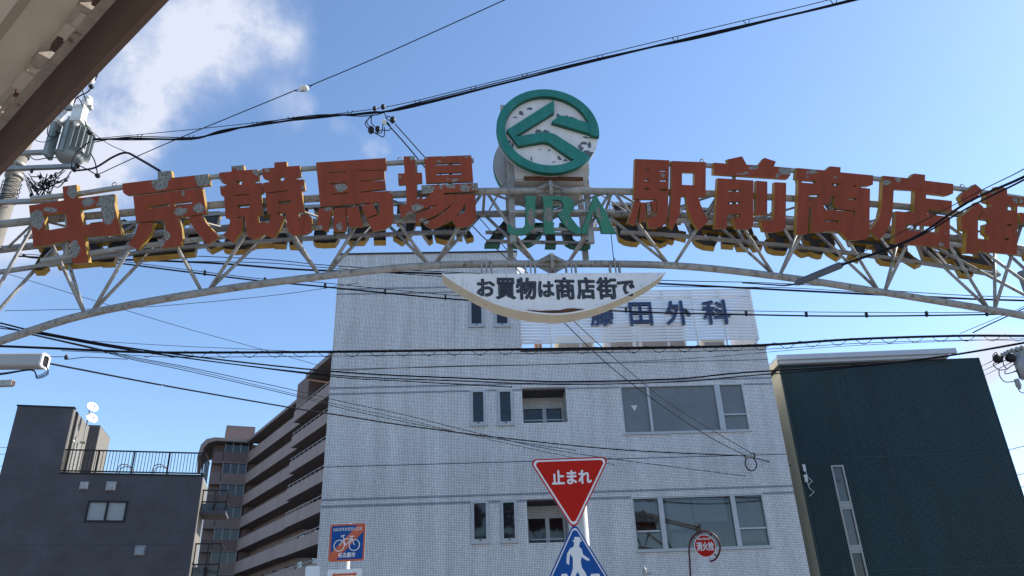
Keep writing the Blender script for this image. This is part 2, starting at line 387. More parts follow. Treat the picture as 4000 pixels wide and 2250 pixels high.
def glyphs(body, bold=0.0):
    """Outline of the lettering as a mesh, returned as vertices (x, y) and faces, with its bounds."""
    c = bpy.data.curves.new('lettering', 'FONT'); c.body = body; c.offset = bold; c.resolution_u = 3
    o = bpy.data.objects.new('lettering', c); COL.objects.link(o)
    dg = bpy.context.evaluated_depsgraph_get(); me = o.evaluated_get(dg).to_mesh()
    vs = [(v.co.x, v.co.y) for v in me.vertices]; fs = [tuple(p.vertices) for p in me.polygons]
    o.evaluated_get(dg).to_mesh_clear(); bpy.data.objects.remove(o); bpy.data.curves.remove(c)
    return vs, fs


def text_on(name, body, quad, y, mats, parent, depth=.0, bold=.0, fat=.0):
    """Lettering fitted in the box quad=(x0,x1,z0,z1) on a face at y, raised towards -y by depth; fat widens the strokes (metres)."""
    vs, fs = glyphs(body, bold)
    x0 = min(v[0] for v in vs); x1 = max(v[0] for v in vs); z0 = min(v[1] for v in vs); z1 = max(v[1] for v in vs)
    q = (quad[0] + fat, quad[1] - fat, quad[2] + fat, quad[3] - fat)
    P = [(q[0] + (v[0] - x0) / (x1 - x0) * (q[1] - q[0]), q[2] + (v[1] - z0) / (z1 - z0) * (q[3] - q[2])) for v in vs]
    b = MB(); fs2 = []
    for f in fs:
        A = sum(P[f[i - 1]][0] * P[f[i]][1] - P[f[i]][0] * P[f[i - 1]][1] for i in range(len(f)))
        fs2.append(f if A > 0 else f[::-1])
    cnt = {(f[i - 1], f[i]) for f in fs2 for i in range(len(f))}
    edges = [(a, c) for (a, c) in cnt if (c, a) not in cnt]
    sh = [(0, 0)] + ([(fat * math.cos(i * math.pi / 5), fat * math.sin(i * math.pi / 5)) for i in range(10)] if fat else [])
    for si, (dx, dz) in enumerate(sh):
        yy = y - depth - si * .00012
        base = len(b.v); b.add([(p[0] + dx, yy, p[1] + dz) for p in P], fs2, 0)
        if depth:
            n = len(P); b.v += [(p[0] + dx, y - si * .00012, p[1] + dz) for p in P]
            for a, c in edges: b.f.append((base + a, base + a + n, base + c + n, base + c)); b.m.append(1 if len(mats) > 1 else 0)
    return b.build(name, mats, parent)


def rot_xz(pts, cx, cz, ang):
    c, s_ = math.cos(ang), math.sin(ang)
    return [(cx + (x - cx) * c - (z - cz) * s_, cz + (x - cx) * s_ + (z - cz) * c) for x, z in pts]


# ------------------------------------------------------------------ ground
def sheet(name, x0, x1, y0, y1, z, m): return struct(MB().add([(x0, y0, z), (x1, y0, z), (x1, y1, z), (x0, y1, z)], [(0, 1, 2, 3)]).build(name, m))
sheet('ground', -900, 900, -900, 900, -.02, M['groundm'])
sheet('road', -120, 120, 10.5, 19.0, .0, M['asphalt'])
sheet('side_road', -4.6, 5.6, -60, 10.46, .0, M['paving'])
struct(MB().box(-120, 120, 19.02, 21.4, -.01, .13).build('pavement', M['pave']))
struct(MB().box(-120, -4.66, 7.9, 10.44, -.01, .13).build('pavement_left', M['pave']))
struct(MB().box(5.66, 120, 7.9, 10.44, -.01, .13).build('pavement_right', M['pave']))
k = MB()
for i in range(8): k.add([(-4 + i * 1.2, 10.8, .005), (-3.45 + i * 1.2, 10.8, .005), (-3.45 + i * 1.2, 13.8, .005), (-4 + i * 1.2, 13.8, .005)], [(0, 1, 2, 3)])
struct(k.build('crossing_stripes', M['paint']))

# ------------------------------------------------------------------ white clinic building
B = Frame((0, 22, 0), 2.8)
bl = thing('clinic_building', 'white mosaic tiled clinic building with narrow windows and a taller stair tower', 'building', B.p, B.yaw)
def r6(x, y): return 1250 + x / 1.882, 1480 + y / 1.882
def r7(x, y): return 2000 + x / 1.882, 1480 + y / 1.882
def box_of(pts, y=0.0):
    h = [B.hit(*p, y) for p in pts]; return min(a[0] for a in h), max(a[0] for a in h), min(a[1] for a in h), max(a[1] for a in h)
UL, UR, UT = -5.64, 7.95, .19
ZR, ZT = 10.06, 13.6
narrow = []
n3a = box_of([r6(1105, 82), r6(1222, 335)]); n3b = box_of([r6(1302, 80), r6(1425, 332)])
n2a = box_of([r6(1112, 897), r6(1243, 1198)]); n2b = box_of([r6(1325, 892), r6(1455, 1192)])
dz = n3a[2] - n2a[2]
def r5(x, y): return 1200 + x / 2.415, 1000 + y / 2.415
t4a = box_of([r5(1528, 640), r5(1668, 660)]); t4b = box_of([r5(1768, 640), r5(1912, 658)])
hN = n3a[3] - n3a[2]
n4a = (t4a[0], t4a[1], t4a[2], t4a[2] + hN); n4b = (t4b[0], t4b[1], t4b[2], t4b[2] + hN)
c3 = box_of([r6(1485, 67), r6(1822, 316)]); c2 = box_of([r6(1520, 887), r6(1838, 1198)])
def avgbox(tl, tr, br, bl_):
    h = [B.hit(*p) for p in (tl, tr, br, bl_)]
    return ((h[0][0] + h[3][0]) / 2, (h[1][0] + h[2][0]) / 2, (h[2][1] + h[3][1]) / 2, (h[0][1] + h[1][1]) / 2)
b3 = avgbox(r7(795, 50), r7(1692, 38), r7(1755, 378), r7(825, 400)); b2 = avgbox(r7(882, 870), r7(1838, 848), r7(1910, 1230), r7(918, 1265))
openings = [n3a, n3b, n2a, n2b, n4a, n4b, c3, c2, b3, b2]
outline = [(UL, 0.02), (UR, .02), (UR, ZR), (UT, ZR), (UT, ZT), (UL, ZT)]
holes = [[(o[0], o[2]), (o[1], o[2]), (o[1], o[3]), (o[0], o[3])] for o in openings]
MB().plate([outline] + holes, 0, .199, 0, 0, 0).build('wall', M['tile'], bl)
DEP = 11.0
k = MB(); k.box(UL, UL + .2, .221, DEP, .02, ZT); k.box(UR - .2, UR, .221, DEP, .02, ZR); k.box(UL + .2, UR - .2, DEP - .2, DEP, .02, ZR); k.box(UT - .2, UT, .221, 6.0, ZR, ZT)
k.box(UL + .2, UT - .2, 5.8, 6.0, ZR, ZT); k.build('side_wall', M['tile'], bl)
k = MB(); k.box(UL + .2, UR - .2, .221, DEP - .2, ZR - .5, ZR - .3); k.box(UL + .2, UT - .2, .221, 5.8, ZT - .3, ZT - .1)
for z in (3.3, 6.6): k.box(UL + .2, UR - .2, .6, DEP - .2, z, z + .15)
k.build('roof_slab', M['recess'], bl)
MB().box(UT + .002, UR + .04, -.05, .28, ZR + .001, ZR + .06).build('parapet_cap', M['aludark'], bl)
MB().box(UL - .03, UT + .03, -.04, .28, ZT + .001, ZT + .05).build('parapet_cap', M['aludark'], bl)
# tile bands and movement joints, split round the openings
def band(z0, z1, m, name, d=.006, x0=UL, x1=UR):
    cuts = sorted([(o[0] - .02, o[1] + .02) for o in openings if o[2] < z1 and o[3] > z0]); x = x0
    for a, b_ in cuts + [(x1, x1)]:
        if a > x: MB().box(x, min(a, x1), -d, -.0005, z0, z1).build(name, m, bl)
        x = max(x, b_)
for zc in (9.02, 8.83): band(zc - .030, zc + .030, M['darktile'], 'tile_band')
for zc in (5.71, 5.52): band(zc - .034, zc + .034, M['darktile'], 'tile_band')
for zc in (12.35, 12.17): band(zc - .030, zc + .030, M['darktile'], 'tile_band', x1=UT)
for zc in (6.64, 9.62): band(zc - .012, zc + .012, M['joint'], 'joint_strip', .004)


def framed(o, name, parent, fr, frame_m, y0, y1, pane_m, sill=0.0, mull=(), trans=(), pane_y=None):
    """Window in opening o with a frame of width fr; mullions at x positions; transoms (x0,x1,z)."""
    f = MB(); x0, x1, z0, z1 = o
    f.box(x0 + .003, x1 - .003, y0, y1, z1 - fr, z1 - .003); f.box(x0 + .003, x1 - .003, y0, y1, z0 + .003, z0 + fr)
    f.box(x0 + .003, x0 + fr, y0, y1, z0 + fr, z1 - fr); f.box(x1 - fr, x1 - .003, y0, y1, z0 + fr, z1 - fr)
    wdw = f.build(name, frame_m, parent)
    for a, b_ in mull: MB().box(a, b_, y0 - .012, y1 - .004, z0 + fr, z1 - fr).build('mullion', frame_m, wdw)
    for a, b_, z in trans: MB().box(a, b_, y0 - .008, y1 - .006, z - .022, z + .022).build('transom', frame_m, wdw)
    xs = [x0 + fr] + [q for ab in mull for q in ab] + [x1 - fr]
    py = pane_y if pane_y is not None else (y0 + y1) / 2
    for i in range(0, len(xs), 2): MB().box(xs[i] + .001, xs[i + 1] - .001, py, py + .012, z0 + fr + .001, z1 - fr - .001).build('pane', pane_m[min(i // 2, len(pane_m) - 1)], wdw)
    if sill: MB().box(x0 - .03, x1 + .03, -sill, y1, z0 - .05, z0 - .001).build('sill', frame_m, wdw)
    return wdw
for o in (n3a, n3b, n2a, n2b, n4a, n4b):
    wd = framed(o, 'narrow_window', bl, .075, M['alu'], -.035, .09, [M['glassdark']], .06)
    cx = (o[0] + o[1]) / 2
    MB().box(cx - .03, cx + .03, -.05, -.036, o[2] + .03, o[2] + .06).build('latch', M['aludark'], wd)
    MB().box(o[0] + .075, o[1] - .075, .33, .36, o[2], o[3]).build('blind', M['black'], wd)
def bx(px, py): return B.hit(px, py)[0]
wide = framed(b3, 'wide_window', bl, .035, M['alu'], .0, .13, [M['glassgrey']], .05,
              mull=[(bx(*r7(1003, 200)), bx(*r7(1022, 200))), (bx(*r7(1508, 200)), bx(*r7(1548, 200)))], trans=[(bx(*r7(1550, 258)), b3[1] - .06, B.hit(*r7(1640, 260))[1])])
q = [B.hit(*r7(876, 193)), B.hit(*r7(924, 190)), B.hit(*r7(904, 234))]
MB().add([(a, .050, z) for a, z in q], [(0, 2, 1)]).build('triangle_mark', M['signwhite'], wide)
wide2 = framed(b2, 'wide_window', bl, .035, M['alu'], .0, .13, [M['clear']], .05,
               mull=[(bx(*r7(1090, 1050)), bx(*r7(1125, 1050))), (bx(*r7(1632, 1050)), bx(*r7(1665, 1050)))],
               trans=[(b2[0] + .06, bx(*r7(1088, 1118)), B.hit(*r7(1000, 1120))[1]), (bx(*r7(1667, 1098)), b2[1] - .06, B.hit(*r7(1750, 1098))[1])])
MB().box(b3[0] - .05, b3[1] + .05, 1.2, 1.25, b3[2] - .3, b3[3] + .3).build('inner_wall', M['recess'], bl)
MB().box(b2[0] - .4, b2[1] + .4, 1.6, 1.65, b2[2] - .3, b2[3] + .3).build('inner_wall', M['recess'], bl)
ww2 = b2[1] - b2[0]; hh2 = b2[3] - b2[2]
for a_, c_, z_, nm_, mm_ in ((.02, .20, .55, 'curtain', 'curtain'), (.27, .46, .40, 'roller_blind', 'blindm'), (.47, .72, .52, 'roller_blind', 'blindm'), (.80, .985, .12, 'curtain', 'curtain')):
    MB().box(b2[0] + ww2 * a_, b2[0] + ww2 * c_, .20, .215, b2[2] + hh2 * z_, b2[3] + .05).build(nm_, M[mm_], wide2)
MB().box(b2[0] + ww2 * .3, b2[0] + ww2 * .66, .5, .9, b2[2] - .3, b2[2] + hh2 * .34).build('desk_panel', M['curtain'], wide2)
for o in (c3, c2):                                       # recessed balconies
    x0, x1, z0, z1 = o; d = .95
    k = MB(); k.box(x0 - .1, x0 - .001, .221, d, z0, z1); k.box(x1 + .001, x1 + .1, .221, d, z0, z1); MB().box(x0 - .1, x1 + .1, .18, d, z1 + .001 - .03, z1 + .1).build('recess_ceiling', M['ceiling_shade'], bl); k.box(x0 - .1, x1 + .1, .221, d, z0 - .1, z0 - .001)
    k.box(x0, x1, d, d + .1, z1 - .32, z1)
    rc = k.build('recess', M['tile'], bl)
    framed((x0, x1, z0, z1 - .32), 'recess_door', bl, .07, M['alu'], d - .03, d + .08, [M['glassdark'], M['glassdark']],
           mull=[((x0 * .46 + x1 * .54) - .06, (x0 * .46 + x1 * .54) + .06)])
    MB().tube([(x0, .1, z0 + .1), (x1, .1, z0 + .1)], .018, 8).build('rail', M['alu'], bl, True)
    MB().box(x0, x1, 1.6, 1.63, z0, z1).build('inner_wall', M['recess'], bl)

# roof screen with the clinic name
def rs(x, y): return 2000 + x / 2.3, 1080 + y / 2.3
SY = .32
sa = B.hit(*rs(68, 607), SY); sb = B.hit(*rs(2225, 562), SY); st = B.hit(*rs(2147, 100), SY)
scr = thing('roof_screen', 'pale slatted screen carrying blue clinic lettering on the white building roof', 'roof screen', B.w(sa[0], SY, ZR), B.yaw)
X0, X1 = 0.0, sb[0] - sa[0]; ZB = (sa[1] + sb[1]) / 2 - ZR; ZTOP = st[1] - ZR
NS = 18; pitch = (ZTOP - ZB) / NS
sl = MB().box(X0, X1, 0, .03, 0, pitch * .74).build('slat', M['screen'], scr); sl.location.z = ZB
for i in range(1, NS): inst(sl, 'slat', scr, (0, 0, ZB + i * pitch))
sl2 = MB().box(X1 - .03, X1, .04, 2.6, 0, pitch * .74).build('return_slat', M['screen'], scr); sl2.location.z = ZB
for i in range(1, NS): inst(sl2, 'return_slat', scr, (0, 0, ZB + i * pitch))
NP = 9
ps = None
for i in range(NP):
    x = X0 + .05 + (X1 - .16 - X0) * i / (NP - 1)
    if ps is None: ps = MB().box(-.025, .025, .032, .082, .06, ZTOP - .02).build('post', M['screen'], scr); ps.location.x = x
    else: inst(ps, 'post', scr, (x, 0, 0))
MB().box(X0, X1, .083, .13, ZTOP - .35, ZTOP - .28).build('rear_beam', M['screen'], scr)
for ch, x0, x1, z0, z1 in (('藤', 700, 915, 225, 440), ('田', 1052, 1262, 228, 432), ('外', 1378, 1610, 215, 430), ('科', 1712, 1962, 207, 422)):
    h = [B.hit(*rs(*p), SY - .1) for p in ((x0, z0), (x1, z0), (x1, z1), (x0, z1))]
    qx = ((h[0][0] + h[3][0]) / 2 - sa[0], (h[1][0] + h[2][0]) / 2 - sa[0]); qz = ((h[2][1] + h[3][1]) / 2 - ZR, (h[0][1] + h[1][1]) / 2 - ZR)
    lt = text_on('letter', ch, (qx[0], qx[1], qz[0], qz[1]), -.005, [M['navyside'], M['navyside']], scr, .09, 0, .024)
    text_on('letter_face', ch, (qx[0] + .012, qx[1] - .012, qz[0] + .012, qz[1] - .012), -.098, [M['navy'], M['navy']], lt, .004, 0, .012)
# plant behind the screen
def roof_unit(x, y, wd, dp, h, label, m, cat='roof unit'):
    t = thing('roof_unit', label, cat, B.w(x, y, ZR - .3), B.yaw)
    MB().box(0, wd, 0, dp, .1, h).build('casing', m, t); MB().box(.05, .15, .05, dp - .05, 0, .1).build('foot', M['galv'], t); MB().box(wd - .15, wd - .05, .05, dp - .05, 0, .1).build('foot', M['galv'], t)
    MB().box(.08, wd - .08, -.02, -.002, .2, h - .15).build('grille', M['galv'], t)
def ru(px): return B.hit(*rs(px, 620), 1.2)[0]
roof_unit(ru(400), 1.2, ru(735) - ru(400), .8, 1.25, 'beige air conditioner half hidden below the left end of the roof screen', M['cream'])
roof_unit(ru(850), 1.2, ru(1105) - ru(850), .8, 1.7, 'grey unit behind the middle of the roof screen, left of two alike', M['screen'])
roof_unit(ru(1150), 1.2, ru(1570) - ru(1150), .8, 1.7, 'wide grey unit behind the middle of the roof screen', M['screen'])
roof_unit(ru(215), 1.6, ru(278) - ru(215), .4, 1.35, 'narrow rust brown box below the left end of the roof screen', mat('terracotta_box', (.35, .16, .11), .7))
roof_unit(ru(1800), 2.2, ru(2010) - ru(1800), .8, 1.5, 'pale unit behind the right end of the roof screen', M['cream'])


def dish(name, label, loc, aim, rad, group=None):
    t = thing(name, label, 'satellite dish', loc, 0, group)
    q_ = Vector(aim).to_track_quat('Z', 'Y')
    k = MB(); prof = [(.001, 0)] + [(rad * i / 6, .22 * rad * (i / 6) ** 2) for i in range(1, 7)]
    vs = []; n = 24
    for r_, h in prof:
        for j in range(n): vs.append(q_ @ Vector((r_ * math.cos(6.2832 * j / n), r_ * 1.08 * math.sin(6.2832 * j / n), h)))
    fs = [(i * n + j, i * n + (j + 1) % n, (i + 1) * n + (j + 1) % n, (i + 1) * n + j) for i in range(len(prof) - 1) for j in range(n)]
    vs2 = [v - q_ @ Vector((0, 0, .012)) for v in vs]; N = len(vs)
    fs2 = [tuple(N + i for i in f[::-1]) for f in fs]; rim = [((len(prof) - 1) * n + j, (len(prof) - 1) * n + (j + 1) % n) for j in range(n)]
    k.add(vs + vs2, fs + fs2 + [(a, b_, b_ + N, a + N) for a, b_ in rim]); k.build('reflector', M['dish'], t, True)
    feed = q_ @ Vector((0, -rad * .45, rad * 1.0)); MB().tube([q_ @ Vector((0, -rad, .15 * rad)), feed], .014, 6).build('feed_arm', M['galv'], t)
    MB().lathe([(.03, -.05), (.045, 0), (.03, .07)], feed, 'y', 10).build('feed_horn', M['dish'], t, True)
    return t
d1 = dish('satellite_dish', 'white satellite dish at the roof edge of the stair tower behind the arch', B.w(UT + .14, 1.2, ZT - .32), (.35, -.55, .25), .40)
MB().tube([(0, 0, -.4), (-.35, .1, -.4)], .02, 6).build('wall_arm', M['galv'], d1); MB().tube([(0, .02, -.4), (0, .02, 0)], .02, 6).build('mast', M['galv'], d1)

# ------------------------------------------------------------------ green corrugated building
G = Frame((0, 23.6, 0), 0.0)
def r8(x, y): return 2900 + x / 1.38, 1200 + y / 1.38
gl = (G.hit(3047, 1422)[0] + G.hit(3205, 2250)[0]) / 2; gr = (G.hit(3820, 1399)[0] + G.hit(4000, 1946)[0]) / 2
gz = G.hit(*r8(1270, 278))[1]
gb = thing('green_building', 'dark green corrugated metal building with cream side wall', 'building', (gl, 23.6, 0), 0)
GW = gr - gl
gw = [G.hit(*r8(*p)) for p in ((472, 853), (541, 850), (583, 1057), (527, 1061))]
wx0 = (gw[0][0] + gw[3][0]) / 2 - gl; wx1 = (gw[1][0] + gw[2][0]) / 2 - gl
wz = [(G.hit(*r8(525, 1058))[1], G.hit(*r8(506, 852))[1]), (G.hit(*r8(605, 1293))[1], G.hit(*r8(556, 1080))[1]), (G.hit(*r8(690, 1520))[1], G.hit(*r8(612, 1315))[1])]
# corrugated front: ribs run vertically; panels leave the window strip free
rp = .062; k = MB(); x = 0.0
prof = []
while x < GW:
    prof += [(x, 0), (x + rp * .25, -.018), (x + rp * .60, -.018), (x + rp * .85, 0)]; x += rp
prof = [(min(px_, GW), py_) for px_, py_ in prof] + [(GW, 0)]
def corr(z0, z1, ia, ib):
    pr = prof[ia:ib + 1]; n = len(pr)
    k.add([(p[0], p[1], z0) for p in pr] + [(p[0], p[1], z1) for p in pr], [(i, i + 1, i + n + 1, i + n) for i in range(n - 1)])
xa, xb = wx0 - .02, wx1 + .02
ia = max(i for i, p in enumerate(prof) if p[0] <= xa + .01); ib = min(i for i, p in enumerate(prof) if p[0] >= xb - .01); N_ = len(prof) - 1
corr(.02, gz, 0, ia); corr(.02, gz, ib, N_); corr(wz[0][1], gz, ia, ib); corr(.02, wz[2][0], ia, ib)
k.build('front_wall', M['green'], gb)
k = MB(); k.box(0.001, .1, .06, 14, .02, gz - .05); k.build('side_wall', M['cream'], gb)
k = MB(); k.box(GW - .1, GW, .02, 14, .02, gz - .05); k.box(.1, GW - .1, 13.9, 14, .02, gz - .05); k.build('rear_wall', M['green'], gb)
for i, (z0, z1) in enumerate(wz):
    framed((wx0 - .02, wx1 + .02, z0, z1), 'strip_window', gb, .055, M['galv'], -.03, .08, [M['glassmid'] if i < 2 else M['glassdark']])
    if i: MB().box(wx0 - .02, wx1 + .02, -.03, .08, z1 + .002, wz[i - 1][0] - .002).build('spandrel', M['galv'], gb)
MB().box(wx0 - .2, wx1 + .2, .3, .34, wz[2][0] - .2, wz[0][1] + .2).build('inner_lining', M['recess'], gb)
MB().box(-.015, .03, -.03, .05, .02, gz).build('corner_trim', M['green'], gb)
MB().box(GW - .03, GW + .015, -.03, .05, .02, gz).build('corner_trim', M['green'], gb)
for zz_ in (3.4, 6.7): MB().box(.05, wx0 - .05, -.024, -.0195, zz_, zz_ + .03).build('lap_strip', M['green'], gb); MB().box(wx1 + .05, GW - .05, -.024, -.0195, zz_, zz_ + .03).build('lap_strip', M['green'], gb)
MB().box(-.02, GW + .02, -.03, .1, gz + .001, gz + .03).build('top_flashing', M['aludark'], gb)
ge = G.hit(*r8(1160, 250), -.3)[0] - gl; gt = G.hit(*r8(700, 237), -.3)[1]; gm = G.hit(*r8(700, 263), -.3)[1]
k = MB(); k.box(-.12, ge, -.30, -.18, gm + .001, gt); k.build('eaves_gutter', M['white'], gb)
MB().box(-.06, ge - .25, -.2, .25, gz + .031, gm).build('eaves_fascia', M['white'], gb)
k = MB()
for i in range(44):                                             # folded metal roof
    x = -.1 + i * (ge - .1) / 44; dx = (ge - .1) / 44
    k.add([(x, -.1, gt - .12), (x + dx * .35, -.1, gt + .02), (x + dx * .65, -.1, gt + .02), (x + dx, -.1, gt - .12), (x, 14, gt + .5), (x + dx * .35, 14, gt + .64), (x + dx * .65, 14, gt + .64), (x + dx, 14, gt + .5)], [(0, 1, 5, 4), (1, 2, 6, 5), (2, 3, 7, 6)])
k.build('roof', M['white'], gb)
k = MB(); k.add([(-.08, -.15, gz), (-.08, 14, gz + .3), (-.08, 14, gt + .5), (-.08, -.15, gt - .1), (-.11, -.15, gz), (-.11, 14, gz + .3), (-.11, 14, gt + .5), (-.11, -.15, gt - .1)], [(0, 1, 2, 3), (7, 6, 5, 4), (0, 3, 7, 4), (1, 5, 6, 2)]); k.build('verge_board', M['cream'], gb)
# service boxes on the corner
def service(px0, py0, px1, py1, label):
    h = [G.hit(*r8(px0, py0), -.12), G.hit(*r8(px1, py1), -.12)]
    t = thing('service_box', label, 'service box', (h[0][0], 23.6 - .14, h[1][1]), 0)
    MB().box(0, h[1][0] - h[0][0], 0, .1, 0, h[0][1] - h[1][1]).build('case', M['polewhite'], t); MB().tube([(.08, .05, 0), (.1, .05, -.18), (.22, .05, -.3), (.06, .06, -.42)], .012, 6).build('conduit', M['polewhite'], t)
    MB().box(-.08, -.005, .0, .08, .02, .16).build('bracket', M['black'], t)
service(322, 848, 344, 884, 'upper white box on the corner of the green building')
service(330, 903, 354, 942, 'lower white box on the corner of the green building')

# ------------------------------------------------------------------ charcoal building at the left
Dk = Frame((-14.67, 35, 0), 16)
def r3(x, y): return x / 1.449, 1250 + y / 1.449
db = thing('charcoal_building', 'charcoal sided building with roof terrace and rooftop stair block', 'building', Dk.p, Dk.yaw)
dl = Dk.hit(*r3(100, 487))[0]; dtr = Dk.hit(*r3(418, 500))[0]; dtz = Dk.hit(*r3(260, 493))[1]; dz0 = Dk.hit(*r3(700, 877))[1]
wn_ = avgw = [Dk.hit(*r3(*p)) for p in ((498, 1022), (725, 1025), (705, 1145), (478, 1143))]
ww = ((avgw[0][0] + avgw[3][0]) / 2, (avgw[1][0] + avgw[2][0]) / 2, (avgw[2][1] + avgw[3][1]) / 2, (avgw[0][1] + avgw[1][1]) / 2)
MB().plate([[(dl - 2.6, .02), (0, .02), (0, dz0), (dtr, dz0), (dtr, dtz), (dl - 2.6 + 2.6, dtz), (dl, .03), ][:0] + [(dl, .02), (0, .02), (0, dz0), (dtr, dz0), (dtr, dtz), (dl, dtz)], [(ww[0], ww[2]), (ww[1], ww[2]), (ww[1], ww[3]), (ww[0], ww[3])]], 0, .2, 0, 0, 0).build('front_wall', M['siding'], db)
k = MB(); k.box(-.15, -.001, .201, 2.3, .02, dz0 - .02); k.build('side_wall', M['sidecream'], db); MB().box(dtr - .15, dtr - .001, .201, 3.2, dz0, dtz).build('stair_side_wall', M['sidecream'], db)
k = MB(); k.box(dl + .001, dl + .15, .201, 9, .02, dtz); k.box(dl + .15, -2.6, 8.85, 9, .02, dz0 - .02); k.box(-2.6, -.001, 2.301, 2.45, .02, dz0 - .02); k.box(-2.6, -2.45, 2.45, 8.85, .02, dz0 - .02); k.box(dl + .15, dtr - .15, 3.05, 3.2, dz0 + .01, dtz); k.build('rear_wall', M['siding'], db)
k = MB(); k.box(dl + .15, -2.6, .201, 8.85, dz0 - .35, dz0 - .2); k.box(-2.6, -.15, .201, 2.3, dz0 - .35, dz0 - .2); k.build('terrace_floor', M['concrete'], db)
MB().box(dl + .15, dtr - .15, .201, 3.05, dtz - .2, dtz - .06).build('roof', M['concrete'], db)
MB().box(dl - .04, dtr + .04, -.04, .24, dtz + .001, dtz + .06).build('coping', M['black'], db)
MB().box(dtr + .041, .04, -.04, .24, dz0 + .001, dz0 + .07).build('coping', M['black'], db)
for z in (Dk.hit(*r3(500, 1273))[1], Dk.hit(*r3(150, 888))[1]): MB().box(dl, -.001 if z < 9 else dtr, -.006, -.0005, z - .012, z + .012).build('joint_strip', M['joint'], db)
dw = framed(ww, 'window', db, .07, M['black'], -.05, .1, [M['closure'], M['closure']], 0, mull=[((ww[0] + ww[1]) / 2 - .04, (ww[0] + ww[1]) / 2 + .04)])
# second block behind, stair door and pipes
x2a, x2b = Dk.hit(*r3(470, 593), 3.2)[0], Dk.hit(*r3(567, 595), 3.2)[0]; z2 = Dk.hit(*r3(520, 594), 3.2)[1]
MB().box(x2a - 1.2, x2b, 3.21, 5.6, dz0 - .2, z2).build('stair_block', M['siding'], db)
MB().box(x2b + .002, x2b + .02, 3.22, 5.6, dz0 - .2, z2 - .05).build('stair_block_side', M['sidecream'], db)
MB().tube([(dtr + .08, .45, dz0 - .1), (dtr + .08, .45, dtz - .15), (dtr + .02, .45, dtz - .05)], .06, 8).build('downpipe', M['black'], db)
MB().box(dtr + .001, dtr + .05, 1.2, 2.1, dz0 - .1, dz0 + 2.0).build('terrace_door', M['galv'], db)
# railing
rl = thing('terrace_railing', 'black terrace railing on top of the charcoal building', 'railing', Dk.w(dtr - .15, .1, dz0 + .075), Dk.yaw)
RW = -dtr + .12; RH = Dk.hit(*r3(770, 742))[1] - dz0 - .07
for z in (.08, RH): MB().box(-.02, RW, -.025, .025, z - .03, z + .03).build('rail', M['black'], rl)
nb = 44; ba = MB().box(-.012, .012, -.012, .012, .11, RH - .03).build('baluster', M['black'], rl); ba.location.x = .06
for i in range(1, nb): inst(ba, 'baluster', rl, (.06 + i * (RW - .12) / (nb - 1), 0, 0))
po = MB().box(-.03, .03, .026, .08, -.02, RH + .03).build('post', M['black'], rl); po.location.x = .03
for i in range(1, 5): inst(po, 'post', rl, (.03 + i * (RW - .09) / 4, 0, 0))
MB().box(RW - .03, RW, .03, 2.2, RH - .03, RH + .03).build('side_rail', M['black'], rl); MB().box(RW - .03, RW, .03, 2.2, .05, .11).build('side_rail', M['black'], rl)
for i in range(8): inst(ba, 'side_baluster', rl, (RW - .015, .25 + i * .25, 0))
# vents on the front wall
for px, py, s_, lab in ((477, 938, .32, 'smaller grey vent hood above the window of the charcoal wall'), (629, 941, .38, 'larger grey vent hood above the window of the charcoal wall'), (792, 1305, .38, 'lone grey vent hood low on the charcoal wall')):
    x, z = Dk.hit(*r3(px, py)); t = thing('vent_hood', lab, 'vent', Dk.w(x, 0, z), Dk.yaw)
    k = MB(); h = s_ / 2; k.add([(-h, 0, -h), (h, 0, -h), (h, 0, h), (-h, 0, h), (-h * .9, -.16, -h), (h * .9, -.16, -h), (h * .9, -.10, h * .8), (-h * .9, -.10, h * .8)], [(0, 4, 7, 3), (1, 2, 6, 5), (4, 5, 6, 7), (3, 7, 6, 2), (0, 1, 5, 4)]); k.build('hood', M['galv'], t)
    MB().box(-h - .02, h + .02, -.012, -.001, -h - .02, h + .02).build('flange', M['closure'], t)
for px, lab in ((712, 'left bent handrail sticking up behind the terrace railing'), (910, 'right bent handrail sticking up behind the terrace railing')):
    x, z = Dk.hit(*r3(px, 838), 1.4); t = thing('bent_handrail', lab, 'handrail', Dk.w(x, 1.4, dz0 - .2), Dk.yaw)
    for dy in (0, .5): MB().tube(spline([(-.35, dy, 0), (-.3, dy, z - dz0 + .3), (.25, dy, z - dz0 + .22), (.35, dy, 0)], 4), .025, 6).build('bar', M['galv'], t)
# balconies on the sunny side wall
for i, (za, zb_) in enumerate((((Dk.hit(*r3(1180, 1060))[1]), (Dk.hit(*r3(1180, 955))[1])), ((Dk.hit(*r3(1170, 1330))[1] - 1.2), Dk.hit(*r3(1170, 1262))[1]))):
    t = thing('side_balcony', ('upper' if i == 0 else 'lower') + ' black railed balcony on the side of the charcoal building', 'balcony', Dk.w(.0, .5, za - .2), Dk.yaw)
    hh = zb_ - za
    MB().box(.02, 1.15, 0, 1.7, 0, .14).build('floor', M['siding'], t); MB().box(.02, 1.15, 0, .04, .14, hh * .55).build('panel', M['glassdark'], t)
    for z in (hh * .6, hh + .2): MB().box(.02, 1.17, -.01, .05, z, z + .06).build('rail', M['black'], t); MB().box(1.11, 1.17, .052, 1.7, z, z + .06).build('rail', M['black'], t)
    for x in (.06, .6, 1.14): MB().box(x - .025, x + .025, .0, .05, .14, hh + .2).build('post', M['black'], t)
